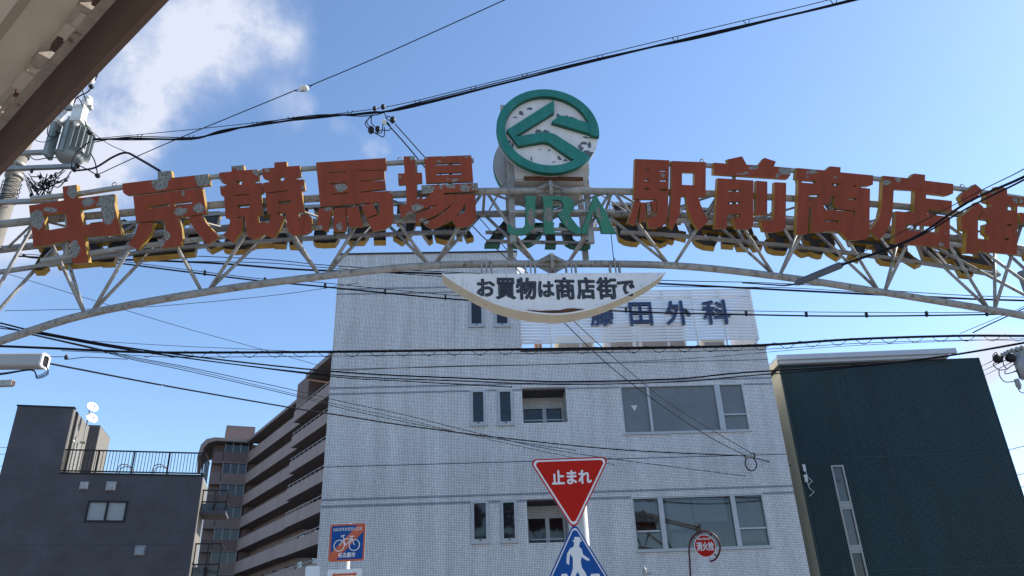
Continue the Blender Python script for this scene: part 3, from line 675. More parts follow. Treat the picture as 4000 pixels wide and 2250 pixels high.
# dishes on a mast
mp0 = Dk.w(Dk.hit(*r3(470, 690), 1.6)[0], 1.6, 0); mz0 = Dk.hit(*r3(470, 690), 1.6)[1]
mast = thing('dish_mast', 'thin leaning mast with two dishes on the charcoal building roof', 'mast', (mp0.x, mp0.y, mz0), Dk.yaw)
mt = Dk.hit(*r3(507, 500), 1.6); mx = mt[0] - Dk.hit(*r3(470, 690), 1.6)[0]; mh = mt[1] - mz0
MB().tube([(0, 0, -1.6), (0, 0, 0), (mx * .5, 0, mh)], .03, 8).build('pole', M['galv'], mast); MB().box(-.12, .12, -.1, .1, -.06, .0).build('bracket', M['galv'], mast)
for px, py, lab in ((522, 497, 'upper white satellite dish on the mast of the charcoal building'), (519, 560, 'lower white satellite dish on the mast of the charcoal building')):
    x, z = Dk.hit(*r3(px, py), 1.6); dish('satellite_dish', lab, Dk.w(x, 1.55, z), (.55, -.45, .38), .27)
x, z = Dk.hit(*r3(446, 672), .3); t = thing('wall_lamp', 'small white lamp on the lit side of the rooftop stair block', 'lamp', Dk.w(dtr, .8, z), Dk.yaw); MB().lathe([(.03, 0), (.07, .03), (.06, .1), (.02, .12)], (0.002, 0, 0), 'x', 12).build('dome', M['dish'], t, True); MB().box(0, .01, -.1, .1, -.12, .12).build('plate', M['closure'], t)

# ------------------------------------------------------------------ brown apartment block
A0 = Vector((-36.9, 102, 0))
ap = thing('apartment_block', 'brown nine storey apartment block with long balconies between the two nearer buildings', 'building', A0, 0)
azw = R(34); wu = Vector((math.sin(azw), -math.cos(azw), 0)); wv = Vector((-wu.y, wu.x, 0)) * 1.0   # wu runs along the long wing towards the street, wv points into the building
if wv.dot(Vector((0, 1, 0))) < 0: wv = -wv
def wq(x, y, z): return wu * x + wv * y + Vector((0, 0, z))
yl = R(22); lu = Vector((math.cos(yl), math.sin(yl), 0)); lv = Vector((-math.sin(yl), math.cos(yl), 0))
def lq(x, y, z): return lu * x + lv * y + Vector((0, 0, z))
def obox(q, x0, x1, y0, y1, z0, z1, name, m, parent=ap):
    k = MB(); vs = [q(x, y, z) for z in (z0, z1) for y in (y0, y1) for x in (x0, x1)]
    fs = [(0, 2, 3, 1), (4, 5, 7, 6), (0, 1, 5, 4), (2, 6, 7, 3), (0, 4, 6, 2), (1, 3, 7, 5)]
    a, b_, c = vs[1] - vs[0], vs[2] - vs[0], vs[4] - vs[0]
    if a.cross(b_).dot(c) < 0: fs = [f[::-1] for f in fs]
    k.add(vs, fs); return k.build(name, m, parent)
FL = [26.2 - 2.84 * i for i in range(9)]            # underside of each parapet
XS = 24.0                                           # where the nearer half steps forward
for i, z in enumerate(FL):
    # long wing, recessed half: balcony slab and parapet
    obox(wq, .15, XS, 0, 1.6, z + .02, z + .18, 'balcony_slab', M['brownslab'])
    for j in range(3):
        p = obox(wq, .05 + j * XS / 3, (j + 1) * XS / 3 - .03, -.12, 0, z, z + 1.42, 'parapet_panel', M['brownpanel'])
    obox(wq, .05, XS, -.16, .04, z + 1.421, z + 1.47, 'parapet_coping', M['browndark'])
    # nearer half stands forward and carries a slim rail
    obox(wq, XS + .02, 46, -1.5, 1.6, z - .62, z - .46, 'balcony_slab', M['brownslab'])
    for j in range(5):
        obox(wq, XS + .02 + j * 4.4, XS + (j + 1) * 4.4 - .04, -1.62, -1.5, z - .65, z + .55, 'parapet_panel', M['brownpanel'])
    obox(wq, XS - .1, XS + .01, -1.6, 0, z - .65, z + .3, 'parapet_end', M['browndark'])
    rr = obox(wq, XS, 46, -1.58, -1.53, z + .85, z + .92, 'slim_rail', M['pillar'])
    for j in range(17): obox(wq, XS + .5 + j * 1.3, XS + .58 + j * 1.3, -1.58, -1.53, z + .55, z + .85, 'rail_post', M['pillar'])
    # rear wall with doors and windows
    for j in range(9):
        xx = 1.5 + j * 4.6
        obox(wq, xx, xx + 1.5, 1.55, 1.6, z + .2, z + 2.2, 'window', M['glassdark'])
        if j % 2: obox(wq, xx + 2.3, xx + 3.1, 1.54, 1.6, z + .2, z + 2.2, 'door', M['browndark'])
    for j in range(7):
        k = MB(); c = wq(3.0 + j * 5.2, .9, z - .03); k.lathe([(.13, 0), (.16, .06)], c, 'z', 10); k.build('ceiling_lamp', M['pillar'], ap)
    # short wing facing the street
    obox(lq, -4.45, -.02, -.12, 0, z, z + 1.35, 'parapet_panel', M['brownwall'] if i % 2 else M['browndark'])
    obox(lq, -4.5, -.02, -.2, 1.2, z - .12, z - .001, 'balcony_slab', M['brownslab'])
    for j in range(4): obox(lq, -3.15 + j * 1.0, -3.03 + j * 1.0, -.1, .05, z + 1.351, z + 2.71, 'pillar', M['pillar'])
    for j in range(3): obox(lq, -3.03 + j * 1.0, -2.15 + j * 1.0, .06, .1, z + 1.351, z + 2.71, 'window', M['glassdark'])
    obox(lq, -3.25, -3.16, -.14, -.121, z + .25, z + 1.25, 'drain_slot', M['black'])
    obox(lq, -4.4, -3.2, 1.1, 1.2, z, z + 2.7, 'recess_wall', M['brownwall'])
obox(wq, .0, 46, 1.61, 12, .02, 28.9, 'core_wall', M['brownwall'])
obox(lq, -4.6, 6.0, 1.21, 12, .02, 28.8, 'core_wall', M['brownwall'])
obox(lq, .2, 2.6, .12, 1.2, .02, 28.8, 'corner_wall', M['browndark'])
obox(wq, .2, XS + .2, -.5, 12.0, 28.92, 29.3, 'roof_slab', M['brownslab'])
obox(wq, XS + 4.2, 46, -2.0, 12.0, 29.32, 29.8, 'roof_slab', M['brownslab'])
obox(wq, XS + .2, XS + 4.0, -1.55, 1.6, 26.9, 29.9, 'stair_head', M['browndark'])
k = MB(); pr = [(-6.4, 26.8), (-6.2, 28.2), (-5.6, 29.0), (-4.6, 29.3), (.5, 29.3), (.5, 28.85), (-4.4, 28.85), (-5.3, 28.5), (-5.8, 27.8), (-5.95, 26.8)]
vs = [lq(x, -.9, z) for x, z in pr] + [lq(x, 10, z) for x, z in pr]; n = len(pr)
tri = tessellate_polygon([[Vector((x, z, 0)) for x, z in pr]])
k.add(vs, [tuple(t) for t in tri] + [tuple(i + n for i in t) for t in tri] + [(i, (i + 1) % n, (i + 1) % n + n, i + n) for i in range(n)]); k.build('curved_roof', M['brownslab'], ap)
obox(lq, -3.3, .5, .6, 6, 29.31, 31.45, 'roof_house', M['brownwall'])
obox(lq, -3.33, -3.31, 1.0, 3.6, 29.9, 31.0, 'louvre', M['black'])
obox(wq, 9, 9.05, 2, 2.05, 29.8, 31.0, 'aerial_mast', M['galv'])

# ------------------------------------------------------------------ the sign arch
AR = Frame((0, 9, 0), 5.1)
ar = thing('sign_arch', 'grey steel lattice arch over the street carrying red and green sign letters', 'sign arch', AR.p, AR.yaw)
HW = .295; CXA = .55
YF, LT = -.50, .095                       # face of the big letters at mid height, and their depth
TILT = R(23)                              # the letters lean forward towards the street
def disp(pts, y): return [(lambda h: (h[0], y, h[1]))(AR.hit(px, py, y)) for px, py in pts]
s15 = 1.5528
bot_px = [(0, 858), (220, 790), (515, 735), (810, 695), (1085, 668), (1385, 664), (1690, 668), (1955, 695), (2220, 735), (2495, 780), (2576, 795)]
botp = disp([(x * s15, y * s15) for x, y in bot_px], 0)
topp = disp([(0, 876), (500, 831), (850, 800), (1203, 777), (1556, 760), (1886, 748), (2155, 747), (2423, 748), (2773, 756), (3091, 775), (3525, 806), (3723, 833)], -HW)
def ext(P, zl, zr):
    a = P[0]; b_ = P[-1]; return [(-8.2, a[1], zl)] + [(-7.3, a[1], (a[2] * 1.15 + zl * .85) / 2)] + P + [(b_[0] + .9, b_[1], b_[2] - .22), (9.2, b_[1], zr)]
botc = spline(ext(botp, 4.35, 4.65), 5); topc = spline([(-8.2, -HW, 6.45)] + topp + [(7.6, -HW, 6.78), (9.2, -HW, 6.35)], 5)
def zat(c, x):
    for a, b_ in zip(c[:-1], c[1:]):
        if a.x <= x <= b_.x: t = (x - a.x) / max(1e-6, b_.x - a.x); return a.z + (b_.z - a.z) * t
    return c[0].z if x < c[0].x else c[-1].z
MB().tube(botc, .05, 14).build('lower_chord', M['steel'], ar, True)
MB().tube(topc, .05, 14).build('front_chord', M['steel'], ar, True)
MB().tube([(p.x, HW, p.z) for p in topc], .05, 14).build('rear_chord', M['steel'], ar, True)
BN = [-6.75, -5.34, -3.96, -2.49, -1.07, .36, .74, 2.21, 3.67, 5.12, 6.63, 8.0]
TN = [-7.4, -6.05, -4.65, -3.2, -1.8, -.35, None, 1.42, 2.95, 4.4, 5.9, 7.3]
def brace(a, b_, r=.0225): MB().tube([a, b_], r, 8).build('brace', M['steel'], ar, True)
tn = [t for t in TN if t is not None]
for b_ in BN:
    zb = zat(botc, b_)
    near = sorted(tn, key=lambda t: abs(t - b_))[:2]
    if abs(b_ - .36) < .01: near = [-.35]
    if abs(b_ - .74) < .01: near = [1.42]
    for t in near:
        for y in (-HW, HW):
            s_ = 1 if t > b_ else -1
            brace((b_ + .05 * s_, 0, zb + .03), (t - .04 * s_, y, zat(topc, t) - .03))
for i, t in enumerate(tn):
    brace((t, -HW, zat(topc, t)), (t, HW, zat(topc, t)), .02)
    if i + 1 < len(tn):
        t2 = tn[i + 1]; mid = (t + t2) / 2
        brace((t + .03, -HW, zat(topc, t)), (mid, HW, zat(topc, mid)), .017); brace((mid, HW, zat(topc, mid)), (t2 - .03, -HW, zat(topc, t2)), .017)
# flange couplings at the crown
def flange(y, z):
    k = MB()
    for s_ in (-1, 1): k.lathe([(.05, 0), (.15, 0), (.15, .022), (.05, .022)] if s_ > 0 else [(.05, -.022), (.15, -.022), (.15, -.002), (.05, -.002)], (CXA, y, z), 'x', 16)
    for a in range(4):
        c, s_ = math.cos(a * math.pi / 2), math.sin(a * math.pi / 2)
        for sx in (-1, 1):
            p = [(CXA + sx * .024, y + c * .05, z + s_ * .05), (CXA + sx * .024, y + c * .15, z + s_ * .15), (CXA + sx * .19, y + c * .05, z + s_ * .05)]
            nrm = Vector((0, -s_, c)) * .006
            vs = [Vector(q_) - nrm for q_ in p] + [Vector(q_) + nrm for q_ in p]; k.add(vs, [(0, 1, 2), (5, 4, 3), (0, 3, 4, 1), (1, 4, 5, 2), (2, 5, 3, 0)])
    k.build('flange', M['steel'], ar)
flange(0, zat(botc, CXA)); flange(-HW, zat(topc, CXA)); flange(HW, zat(topc, CXA))
# legs at both ends, beyond the picture
for x in (-8.2, 9.2):
    for y in (-HW, HW): MB().tube([(x, y, 0.0), (x, y, 6.5)], .06, 10).build('column', M['steel'], ar, True)
    for i in range(5): brace((x, -HW, .6 + i), (x, HW, 1.2 + i), .02)
# letter rails
YRT, YRL = -.53, -.19; YR = -.40
topr = spline(disp([(120, 778), (318, 756), (477, 732), (827, 692), (1203, 659), (1540, 637), (1637, 633), (1850, 628)], YRT), 4)
toprR = spline(disp([(2480, 634), (2769, 647), (3095, 666), (3424, 699), (3765, 740), (4150, 800)], YRT), 4)
lowr = spline(disp([(160, 1019), (493, 969), (621, 954), (788, 934), (1098, 901), (1537, 866), (1618, 860), (1850, 850)], YRL), 4)
lowrR = spline(disp([(2470, 857), (2648, 862), (2788, 870), (3099, 890), (3500, 925), (3800, 965), (4150, 1020)], YRL), 4)
def railp(c, f):
    k = MB()
    for a, b_ in zip(c[:-1], c[1:]): k.bar(f(a), f(b_), .05, .05)
    k.build('letter_rail', M['rail'], ar)
same = lambda p: (p[0], p[1], p[2]); turned = lambda p: (2 * CXA - p[0], -p[1], p[2])
for c in (topr, toprR, lowr, lowrR): railp(c, same); railp(c, turned)
for cu, cl in ((topr, lowr), (toprR, lowrR)):
    cu2 = [Vector(p) for p in cu]; cl2 = [Vector(p) for p in cl]
    x = cu2[0].x + .1
    while x < cu2[-1].x - .05:
        zu, zl = zat(cu2, x), zat(cl2, max(cl2[0].x, min(cl2[-1].x, x)))
        MB().bar(turned((x, YRL, zl)), turned((x, YRT, zu)), .044, .04).build('upright', M['rail'], ar)
        x += .74
for px in (275, 648, 925, 1085, 1390, 1622, 1760, 2500, 2640, 2880, 3260, 3600, 3910):
    cu2, cl2 = ([Vector(p) for p in topr], [Vector(p) for p in lowr]) if px < 2200 else ([Vector(p) for p in toprR], [Vector(p) for p in lowrR])
    x = AR.hit(px, 720, YRT)[0]; MB().bar((x, YRL, zat(cl2, x)), (x, YRT, zat(cu2, x)), .044, .04).build('upright', M['rail'], ar)
for px, py in ((447, 720), (1562, 622), (2742, 628), (3759, 726), (3010, 640)):
    h = AR.hit(px, py, YRT); MB().tube([(h[0] + .028 * math.cos(a * .5236), YRT, h[1] + .028 * math.sin(a * .5236)) for a in range(12)], .007, 6, closed=True).build('eye_bolt', M['steel'], ar, True)

Z1 = lambda x, y: (x / 2.576, 550 + y / 2.576)
Z2 = lambda x, y: (900 + x / 2.576, 550 + y / 2.576)
Z4 = lambda x, y: (2400 + x / 2.576, 550 + y / 2.576)
ZK = lambda x, y: (840 + x / 4.2625, 620 + y / 4.2625)
ZBA = lambda x, y: (1540 + x / 4.829, 600 + y / 4.829)
ZS = lambda x, y: (3080 + x / 4.528, 640 + y / 4.528)
ZM = lambda x, y: (3380 + x / 3.6226, 660 + y / 3.6226)
ZJ = lambda x, y: (1900 + x / 4.770, 740 + y / 4.770)
def LF(px, py):
    y = YF
    for _ in range(4):
        u, z = AR.hit(px, py, y); y = YF - math.tan(TILT) * (z - zat(topc, u) - .02)
    return u, y, z
def lplate(k, loops, t, recess):
    '''Box letter: leaning face, sides and a back set in by recess.'''
    L3 = [[LF(*p) for p in l] for l in loops]; flat = [p for l in L3 for p in l]
    tri = tessellate_polygon([[Vector((p[0], p[2], 0)) for p in l] for l in L3])
    def nrm(q):
        a, b_, c = (flat[i] for i in q); return (b_[0] - a[0]) * (c[2] - a[2]) - (b_[2] - a[2]) * (c[0] - a[0])
    tri = [q if nrm(q) > 0 else q[::-1] for q in tri]
    def bk(p, d): return (p[0], p[1] + d * math.cos(TILT), p[2] + d * math.sin(TILT))
    k.add(flat, tri, 0); k.add([bk(p, t - recess) for p in flat], [q[::-1] for q in tri], 2)
    for li, l in enumerate(L3):
        A = sum(l[i - 1][0] * l[i][2] - l[i][0] * l[i - 1][2] for i in range(len(l))); q = l if (A > 0) == (li == 0) else l[::-1]; n = len(q)
        k.add(q + [bk(p, t) for p in q], [(i, i + n, (i + 1) % n + n, (i + 1) % n) for i in range(n)], 1)
LETTERS = [
 ('first', '中', Z1, [[[(627, 458), (768, 440), (780, 577), (1145, 535), (1152, 640), (1172, 740), (1225, 945), (848, 968), (890, 1225), (735, 1240), (700, 1000), (340, 1075), (290, 650), (640, 598)], [(440, 748), (662, 728), (678, 868), (460, 905)], [(802, 692), (1010, 655), (1035, 818), (840, 850)]]],
  [(730, 520, 42, 60), (885, 620, 55, 42), (1080, 640, 105, 95), (1095, 770, 55, 60), (505, 695, 70, 28), (370, 790, 75, 90), (755, 1080, 50, 85)]),
 ('second', '京', Z1, [[[(1228, 428), (1588, 385), (1585, 310), (1720, 297), (1732, 370), (2095, 332), (2112, 445), (1272, 548), (1238, 520)]],
   [[(1340, 557), (2035, 472), (2080, 735), (1790, 768), (1822, 880), (1838, 1000), (1815, 1060), (1620, 1083), (1582, 990), (1690, 980), (1650, 795), (1370, 820)], [(1478, 690), (1490, 660), (1705, 630), (1705, 655)], [(1735, 628), (1930, 605), (1933, 632), (1740, 660)]],
   [[(1395, 830), (1545, 822), (1520, 930), (1395, 1100), (1290, 1045), (1360, 950)]], [[(1890, 775), (2025, 748), (2075, 830), (2205, 970), (2090, 1045), (1965, 900)]]],
  [(1650, 340, 78, 60), (1610, 430, 75, 60), (2045, 390, 80, 60), (1815, 715, 52, 40), (2005, 685, 55, 42), (1680, 970, 28, 40), (1615, 1030, 38, 40), (1838, 525, 14, 20)]),
 ('third', '競', ZK, [[[(65, 230), (275, 208), (268, 118), (475, 102), (483, 188), (700, 173), (728, 240), (728, 355), (660, 365), (632, 408), (775, 400), (798, 568), (755, 578), (790, 930), (700, 940), (720, 1070), (830, 1045), (850, 1112), (905, 1040), (935, 922), (872, 918), (842, 575), (808, 550), (797, 402), (905, 385), (880, 345), (820, 335), (795, 300), (782, 160), (985, 145), (985, 58), (1187, 42), (1197, 125), (1410, 112), (1428, 288), (1365, 300), (1345, 345), (1475, 342), (1500, 520), (1440, 530), (1485, 885), (1375, 895), (1410, 1045), (1422, 930), (1560, 935), (1600, 970), (1612, 1160), (1590, 1220), (1500, 1270), (1300, 1280), (1240, 1240), (1210, 1180), (1175, 900), (1045, 905), (1065, 930), (1150, 960), (1075, 1170), (1010, 1290), (960, 1325), (800, 1262), (740, 1320), (650, 1350), (570, 1320), (530, 1240), (497, 962), (360, 972), (380, 985), (470, 1010), (465, 1090), (430, 1230), (300, 1405), (135, 1270), (200, 1200), (245, 1080), (250, 1010), (180, 990), (150, 640), (95, 600), (78, 460), (190, 440), (170, 405), (110, 395), (75, 345)],
   [(348, 365), (460, 352), (440, 430), (385, 430)], [(360, 770), (570, 752), (575, 805), (370, 825)], [(1060, 300), (1170, 292), (1140, 365), (1100, 368)], [(1055, 705), (1262, 685), (1265, 742), (1065, 762)], [(330, 603), (565, 585), (570, 603), (335, 618)], [(862, 566), (1222, 515), (1222, 540), (866, 580)]]],
  [(375, 135, 120, 38), (680, 225, 55, 45), (860, 188, 42, 18), (1465, 485, 28, 28), (100, 360, 22, 24), (120, 475, 40, 14), (790, 1040, 40, 20)]),
 ('fourth', '馬', Z2, [[[(860, 215), (1562, 170), (1573, 288), (1285, 295), (1288, 304), (1548, 298), (1553, 382), (1297, 400), (1297, 412), (1556, 400), (1562, 487), (1303, 512), (1305, 523), (1600, 503), (1632, 510), (1637, 780), (1615, 845), (1550, 895), (1430, 912), (1378, 790), (1500, 740), (1502, 618), (1435, 622), (905, 662)], [(995, 315), (1158, 300), (1160, 315), (998, 330)], [(1003, 428), (1168, 414), (1168, 425), (1005, 439)], [(1012, 533), (1178, 517), (1180, 530), (1015, 544)]],
   [[(890, 683), (1012, 668), (1018, 720), (978, 915), (872, 880)]], [[(1040, 680), (1158, 672), (1168, 908), (1038, 908)]], [[(1165, 675), (1285, 660), (1335, 865), (1198, 872)]], [[(1315, 655), (1432, 626), (1480, 738), (1360, 780)]]],
  [(1115, 470, 62, 38), (980, 690, 35, 20), (1100, 870, 28, 32), (880, 870, 35, 20), (1620, 515, 24, 16)]),
 ('fifth', '場', ZBA, [[[(175, 48), (385, 42), (405, 355), (520, 358), (530, 548), (415, 560), (432, 850), (525, 812), (545, 860), (625, 815), (695, 750), (515, 755), (510, 598), (1575, 552), (1580, 710), (945, 740), (930, 778), (1530, 760), (1545, 1200), (1530, 1260), (1440, 1350), (1290, 1395), (1180, 1390), (1105, 1290), (1085, 1245), (1060, 1275), (920, 1340), (720, 1430), (550, 1325), (560, 1290), (760, 1225), (900, 1140), (1000, 1060), (1060, 1000), (1095, 945), (990, 1030), (860, 1130), (700, 1208), (480, 1282), (435, 1302), (395, 1270), (405, 1140), (620, 1062), (780, 985), (805, 955), (640, 1018), (440, 1090), (240, 1160), (128, 1205), (85, 990), (232, 950), (215, 580), (80, 590), (68, 375), (195, 370)], [(1335, 930), (1335, 1110), (1200, 1170), (1160, 1188), (1270, 1070)]],
   [[(560, 55), (1455, 25), (1490, 525), (600, 555)], [(780, 180), (1255, 170), (1257, 205), (780, 215)], [(795, 365), (1265, 350), (1268, 388), (797, 402)]]],
  [(352, 75, 40, 38), (590, 85, 32, 35), (850, 150, 45, 28), (1370, 55, 28, 20), (1440, 45, 22, 22), (620, 670, 118, 85), (1140, 500, 58, 28), (1015, 495, 30, 18), (1075, 595, 95, 40), (880, 620, 30, 48), (1335, 640, 95, 68), (1525, 625, 60, 75), (425, 1020, 95, 65), (300, 1120, 70, 32), (350, 1215, 50, 45), (560, 1250, 90, 25), (600, 1300, 55, 30), (100, 435, 25, 25), (930, 62, 22, 14), (1230, 60, 20, 16)]),
 ('sixth', '駅', Z4, [[[(210, 180), (553, 193), (545, 500), (540, 640), (535, 740), (515, 840), (430, 880), (345, 880), (325, 780), (400, 765), (425, 735), (430, 605), (410, 590), (195, 588)], [(305, 285), (352, 285), (350, 300), (305, 300)], [(455, 290), (533, 290), (533, 308), (455, 308)], [(300, 385), (350, 385), (350, 402), (300, 402)], [(457, 390), (537, 388), (533, 408), (457, 408)], [(303, 472), (348, 472), (348, 498), (303, 498)], [(457, 480), (530, 480), (530, 505), (457, 505)]],
   [[(203, 600), (266, 604), (245, 700), (205, 855), (133, 822), (180, 700)]], [[(268, 620), (318, 622), (305, 810), (248, 820)]], [[(322, 618), (362, 614), (375, 745), (335, 755)]], [[(368, 607), (424, 603), (416, 720), (385, 700)]],
   [[(578, 200), (922, 213), (918, 565), (845, 565), (870, 650), (945, 810), (905, 850), (850, 905), (780, 800), (740, 700), (720, 560), (672, 560), (655, 740), (585, 895), (545, 850), (560, 700), (572, 560)], [(682, 313), (810, 318), (808, 448), (680, 442)]]],
  [(347, 685, 24, 75), (485, 350, 14, 12)]),
 ('seventh', '前', Z4, [[[(1000, 218), (1165, 228), (1135, 185), (1287, 152), (1333, 238), (1452, 243), (1512, 167), (1627, 205), (1607, 255), (1780, 270), (1773, 340), (1745, 383), (1000, 336)]],
   [[(1040, 375), (1400, 398), (1395, 850), (1365, 890), (1225, 890), (1183, 778), (1268, 772), (1270, 742), (1135, 738), (1130, 885), (1010, 885)], [(1140, 492), (1280, 490), (1255, 515), (1140, 515)], [(1137, 615), (1275, 612), (1250, 638), (1137, 637)]],
   [[(1430, 400), (1540, 410), (1537, 745), (1425, 752)]], [[(1615, 415), (1730, 422), (1722, 870), (1690, 910), (1610, 922), (1500, 915), (1470, 805), (1585, 800), (1605, 780)]]],
  [(1405, 265, 48, 20), (1300, 328, 60, 12), (1720, 300, 70, 34), (1640, 345, 18, 12)]),
 ('eighth', '商', ZS, [[[(150, 68), (668, 112), (740, 38), (928, 55), (920, 145), (1503, 200), (1495, 365), (1430, 392), (1285, 382), (1285, 418), (1445, 438), (1425, 1280), (1370, 1330), (1200, 1360), (1040, 1345), (960, 1255), (905, 1200), (610, 1182), (600, 1212), (395, 1222), (408, 770), (362, 740), (345, 1000), (332, 1245), (135, 1258), (178, 350), (165, 272), (130, 262)],
   [(238, 285), (470, 300), (510, 322), (475, 345), (238, 330)], [(765, 338), (905, 345), (885, 385), (775, 378)], [(1150, 410), (1170, 372), (1205, 372), (1200, 415)], [(365, 545), (575, 538), (490, 605), (365, 648)], [(1030, 600), (1215, 605), (1180, 650), (1060, 645)], [(755, 570), (835, 570), (800, 700), (870, 800), (1200, 830), (1180, 945), (1150, 945), (1150, 845), (860, 828), (670, 815), (620, 745), (740, 680)], [(620, 990), (900, 1000), (885, 1050), (620, 1015)]]],
  [(420, 145, 80, 42), (340, 225, 28, 14), (850, 235, 50, 10)]),
 ('ninth', '店', ZM, [[[(255, 92), (632, 130), (695, 60), (852, 78), (848, 160), (1250, 208), (1245, 345), (1168, 380), (1100, 370), (862, 345), (860, 415), (1100, 438), (1228, 452), (1222, 600), (900, 568), (880, 640), (1198, 680), (1187, 1125), (402, 1050), (437, 598), (690, 620), (705, 300), (405, 283), (388, 590), (378, 660), (345, 800), (290, 900), (200, 1000), (60, 870), (130, 800), (195, 690), (228, 540), (240, 380)], [(572, 785), (1045, 812), (1030, 915), (735, 885), (580, 870)]]],
  [(300, 190, 45, 28), (475, 150, 35, 28), (1070, 1080, 28, 16), (1130, 925, 16, 10)]),
 ('tenth', '街', ZM, [[[(1400, 330), (1460, 290), (1565, 210), (1668, 298), (1520, 460), (1390, 510), (1340, 400)]],
   [[(1590, 465), (1675, 540), (1595, 715), (1590, 1195), (1415, 1200), (1435, 880), (1360, 870), (1350, 690), (1480, 580)]],
   [[(1860, 245), (2012, 265), (2012, 370), (2158, 388), (2150, 760), (2145, 1215), (1980, 1200), (1605, 1170), (1605, 1005), (1740, 1010), (1745, 960), (1685, 915), (1690, 790), (1780, 765), (1765, 715), (1612, 712), (1690, 548), (1780, 540), (1780, 490), (1700, 465), (1710, 330), (1860, 345)], [(2000, 510), (2130, 530), (2130, 600), (2000, 575)], [(1975, 800), (2095, 770), (2050, 815)], [(1970, 975), (2040, 985), (2035, 1018), (1970, 1010)]],
   [[(2185, 392), (2550, 440), (2550, 560), (2190, 512)]], [[(2190, 615), (2555, 665), (2555, 790), (2455, 780), (2445, 1250), (2400, 1300), (2290, 1305), (2260, 1200), (2325, 1190), (2325, 770), (2185, 750)]]],
  [(2180, 440, 70, 40)]),
]
RED_UNDER = (.15, .155, .155)
letter_objs = []
for idx, (pos, ch, Z, islands, patches) in enumerate(LETTERS):
    k = MB(); pp = []
    for isl in islands:
        lplate(k, [[Z(*p) for p in lp] for lp in isl], LT, .035)
    for (x, y, rx, rz) in patches:
        c = LF(*Z(x, y)); e1 = LF(*Z(x + rx, y)); e2 = LF(*Z(x, y - rz)); pp.append((c[0], c[2], abs(e1[0] - c[0]) * 1.08, abs(e2[2] - c[2]) * 1.08))
    mm = peel('red_sign_paint', M['red'], pp, RED_UNDER, .5, .285, .075, .22)
    o = k.build('letter', [mm, M['yellow'], M['inner']], ar)
    o['label'] = 'red box letter %s with yellow sides, %s from the left' % (ch, pos)
    b_ = inst(o, 'rear_letter', ar, (2 * CXA, 0, 0), math.pi); b_['label'] = 'back of the reversed letter %s on the far side of the arch' % ch
    letter_objs.append(o)
JRA = [('J', [(700, 125), (940, 125), (912, 180), (907, 640), (880, 725), (800, 805), (690, 850), (580, 858), (480, 835), (400, 800), (398, 650), (445, 655), (520, 738), (660, 740), (728, 650), (735, 190)], [(835, 520, 62, 140)]),
       ('R', [(1035, 128), (1470, 130), (1570, 165), (1630, 230), (1645, 310), (1625, 390), (1540, 470), (1575, 520), (1700, 680), (1775, 742), (1766, 830), (1680, 830), (1560, 770), (1440, 650), (1370, 530), (1320, 465), (1390, 420), (1430, 385), (1440, 300), (1400, 225), (1330, 190), (1238, 190), (1240, 600), (1260, 780), (1290, 830), (1080, 830), (1070, 640), (1065, 250), (1060, 190)], [(1155, 470, 75, 110), (1500, 620, 14, 60), (1430, 515, 16, 14), (1380, 420, 16, 10)]),
       ('A', [(2035, 80), (2090, 190), (2240, 440), (2320, 640), (2400, 790), (2440, 825), (2150, 820), (2145, 760), (2110, 620), (2040, 480), (2000, 395), (1960, 480), (1900, 700), (1885, 825), (1782, 830), (1780, 745), (1815, 650), (1900, 420), (1980, 200)], [(2085, 430, 38, 90), (2140, 540, 16, 50), (1870, 610, 12, 16)])]
for ch, poly, patches in JRA:
    k = MB(); lplate(k, [[ZJ(*p) for p in poly]], LT, .035); pp = []
    for (x, y, rx, rz) in patches:
        c = LF(*ZJ(x, y)); pp.append((c[0], c[2], rx / 4.77 / 285, rz / 4.77 / 255))
    o = k.build('letter', [peel('teal_sign_paint', M['teal'], pp, (.14, .14, .135), .5, .26, .045, .2), M['tealside'], M['inner']], ar)
    o['label'] = 'green serif letter %s at the crown of the arch' % ch
    b_ = inst(o, 'rear_letter', ar, (2 * CXA, 0, 0), math.pi); b_['label'] = 'dark back of the reversed green letter %s' % ch
for sg_ in (1, -1):
    for zz, y in ((828, -.30 * sg_), (898, -.18 * sg_)):
        a = AR.hit(1990, zz, -abs(y)); b_ = AR.hit(2400, zz - 4, -abs(y)); MB().bar((a[0] if y < 0 else 2 * CXA - a[0], y, a[1]), (b_[0] if y < 0 else 2 * CXA - b_[0], y, b_[1]), .04, .04).build('letter_rail', M['rail'], ar)

# ------------------------------------------------------------------ round emblem sign on the crown
ZE = lambda x, y: (1880 + x / 3.292, 340 + y / 3.292)
YE = -.47
eL = AR.hit(*ZE(172, 575), YE); eR = AR.hit(*ZE(1540, 575), YE); eT = AR.hit(*ZE(885, 47), YE); eB = AR.hit(*ZE(850, 1083), YE)
ecx = (eL[0] + eR[0]) / 2; ecz = (eT[1] + eB[1]) / 2; er = ((eR[0] - eL[0]) + (eT[1] - eB[1])) / 4
tz = zat(topc, ecx)
em = thing('emblem_sign', 'round green and white emblem sign standing on the crown of the arch', 'emblem sign', AR.w(ecx, 0, tz), AR.yaw)
cz = ecz - tz
def E(p): h = AR.hit(*ZE(*p), YE); return (h[0] - ecx, h[1] - tz)
def circ(r_, n=64, a0=0, a1=2 * math.pi): return [(r_ * math.cos(a0 + (a1 - a0) * i / n), cz + r_ * math.sin(a0 + (a1 - a0) * i / n)) for i in range(n + (0 if a1 - a0 > 6.28 else 1))]
epatch = []
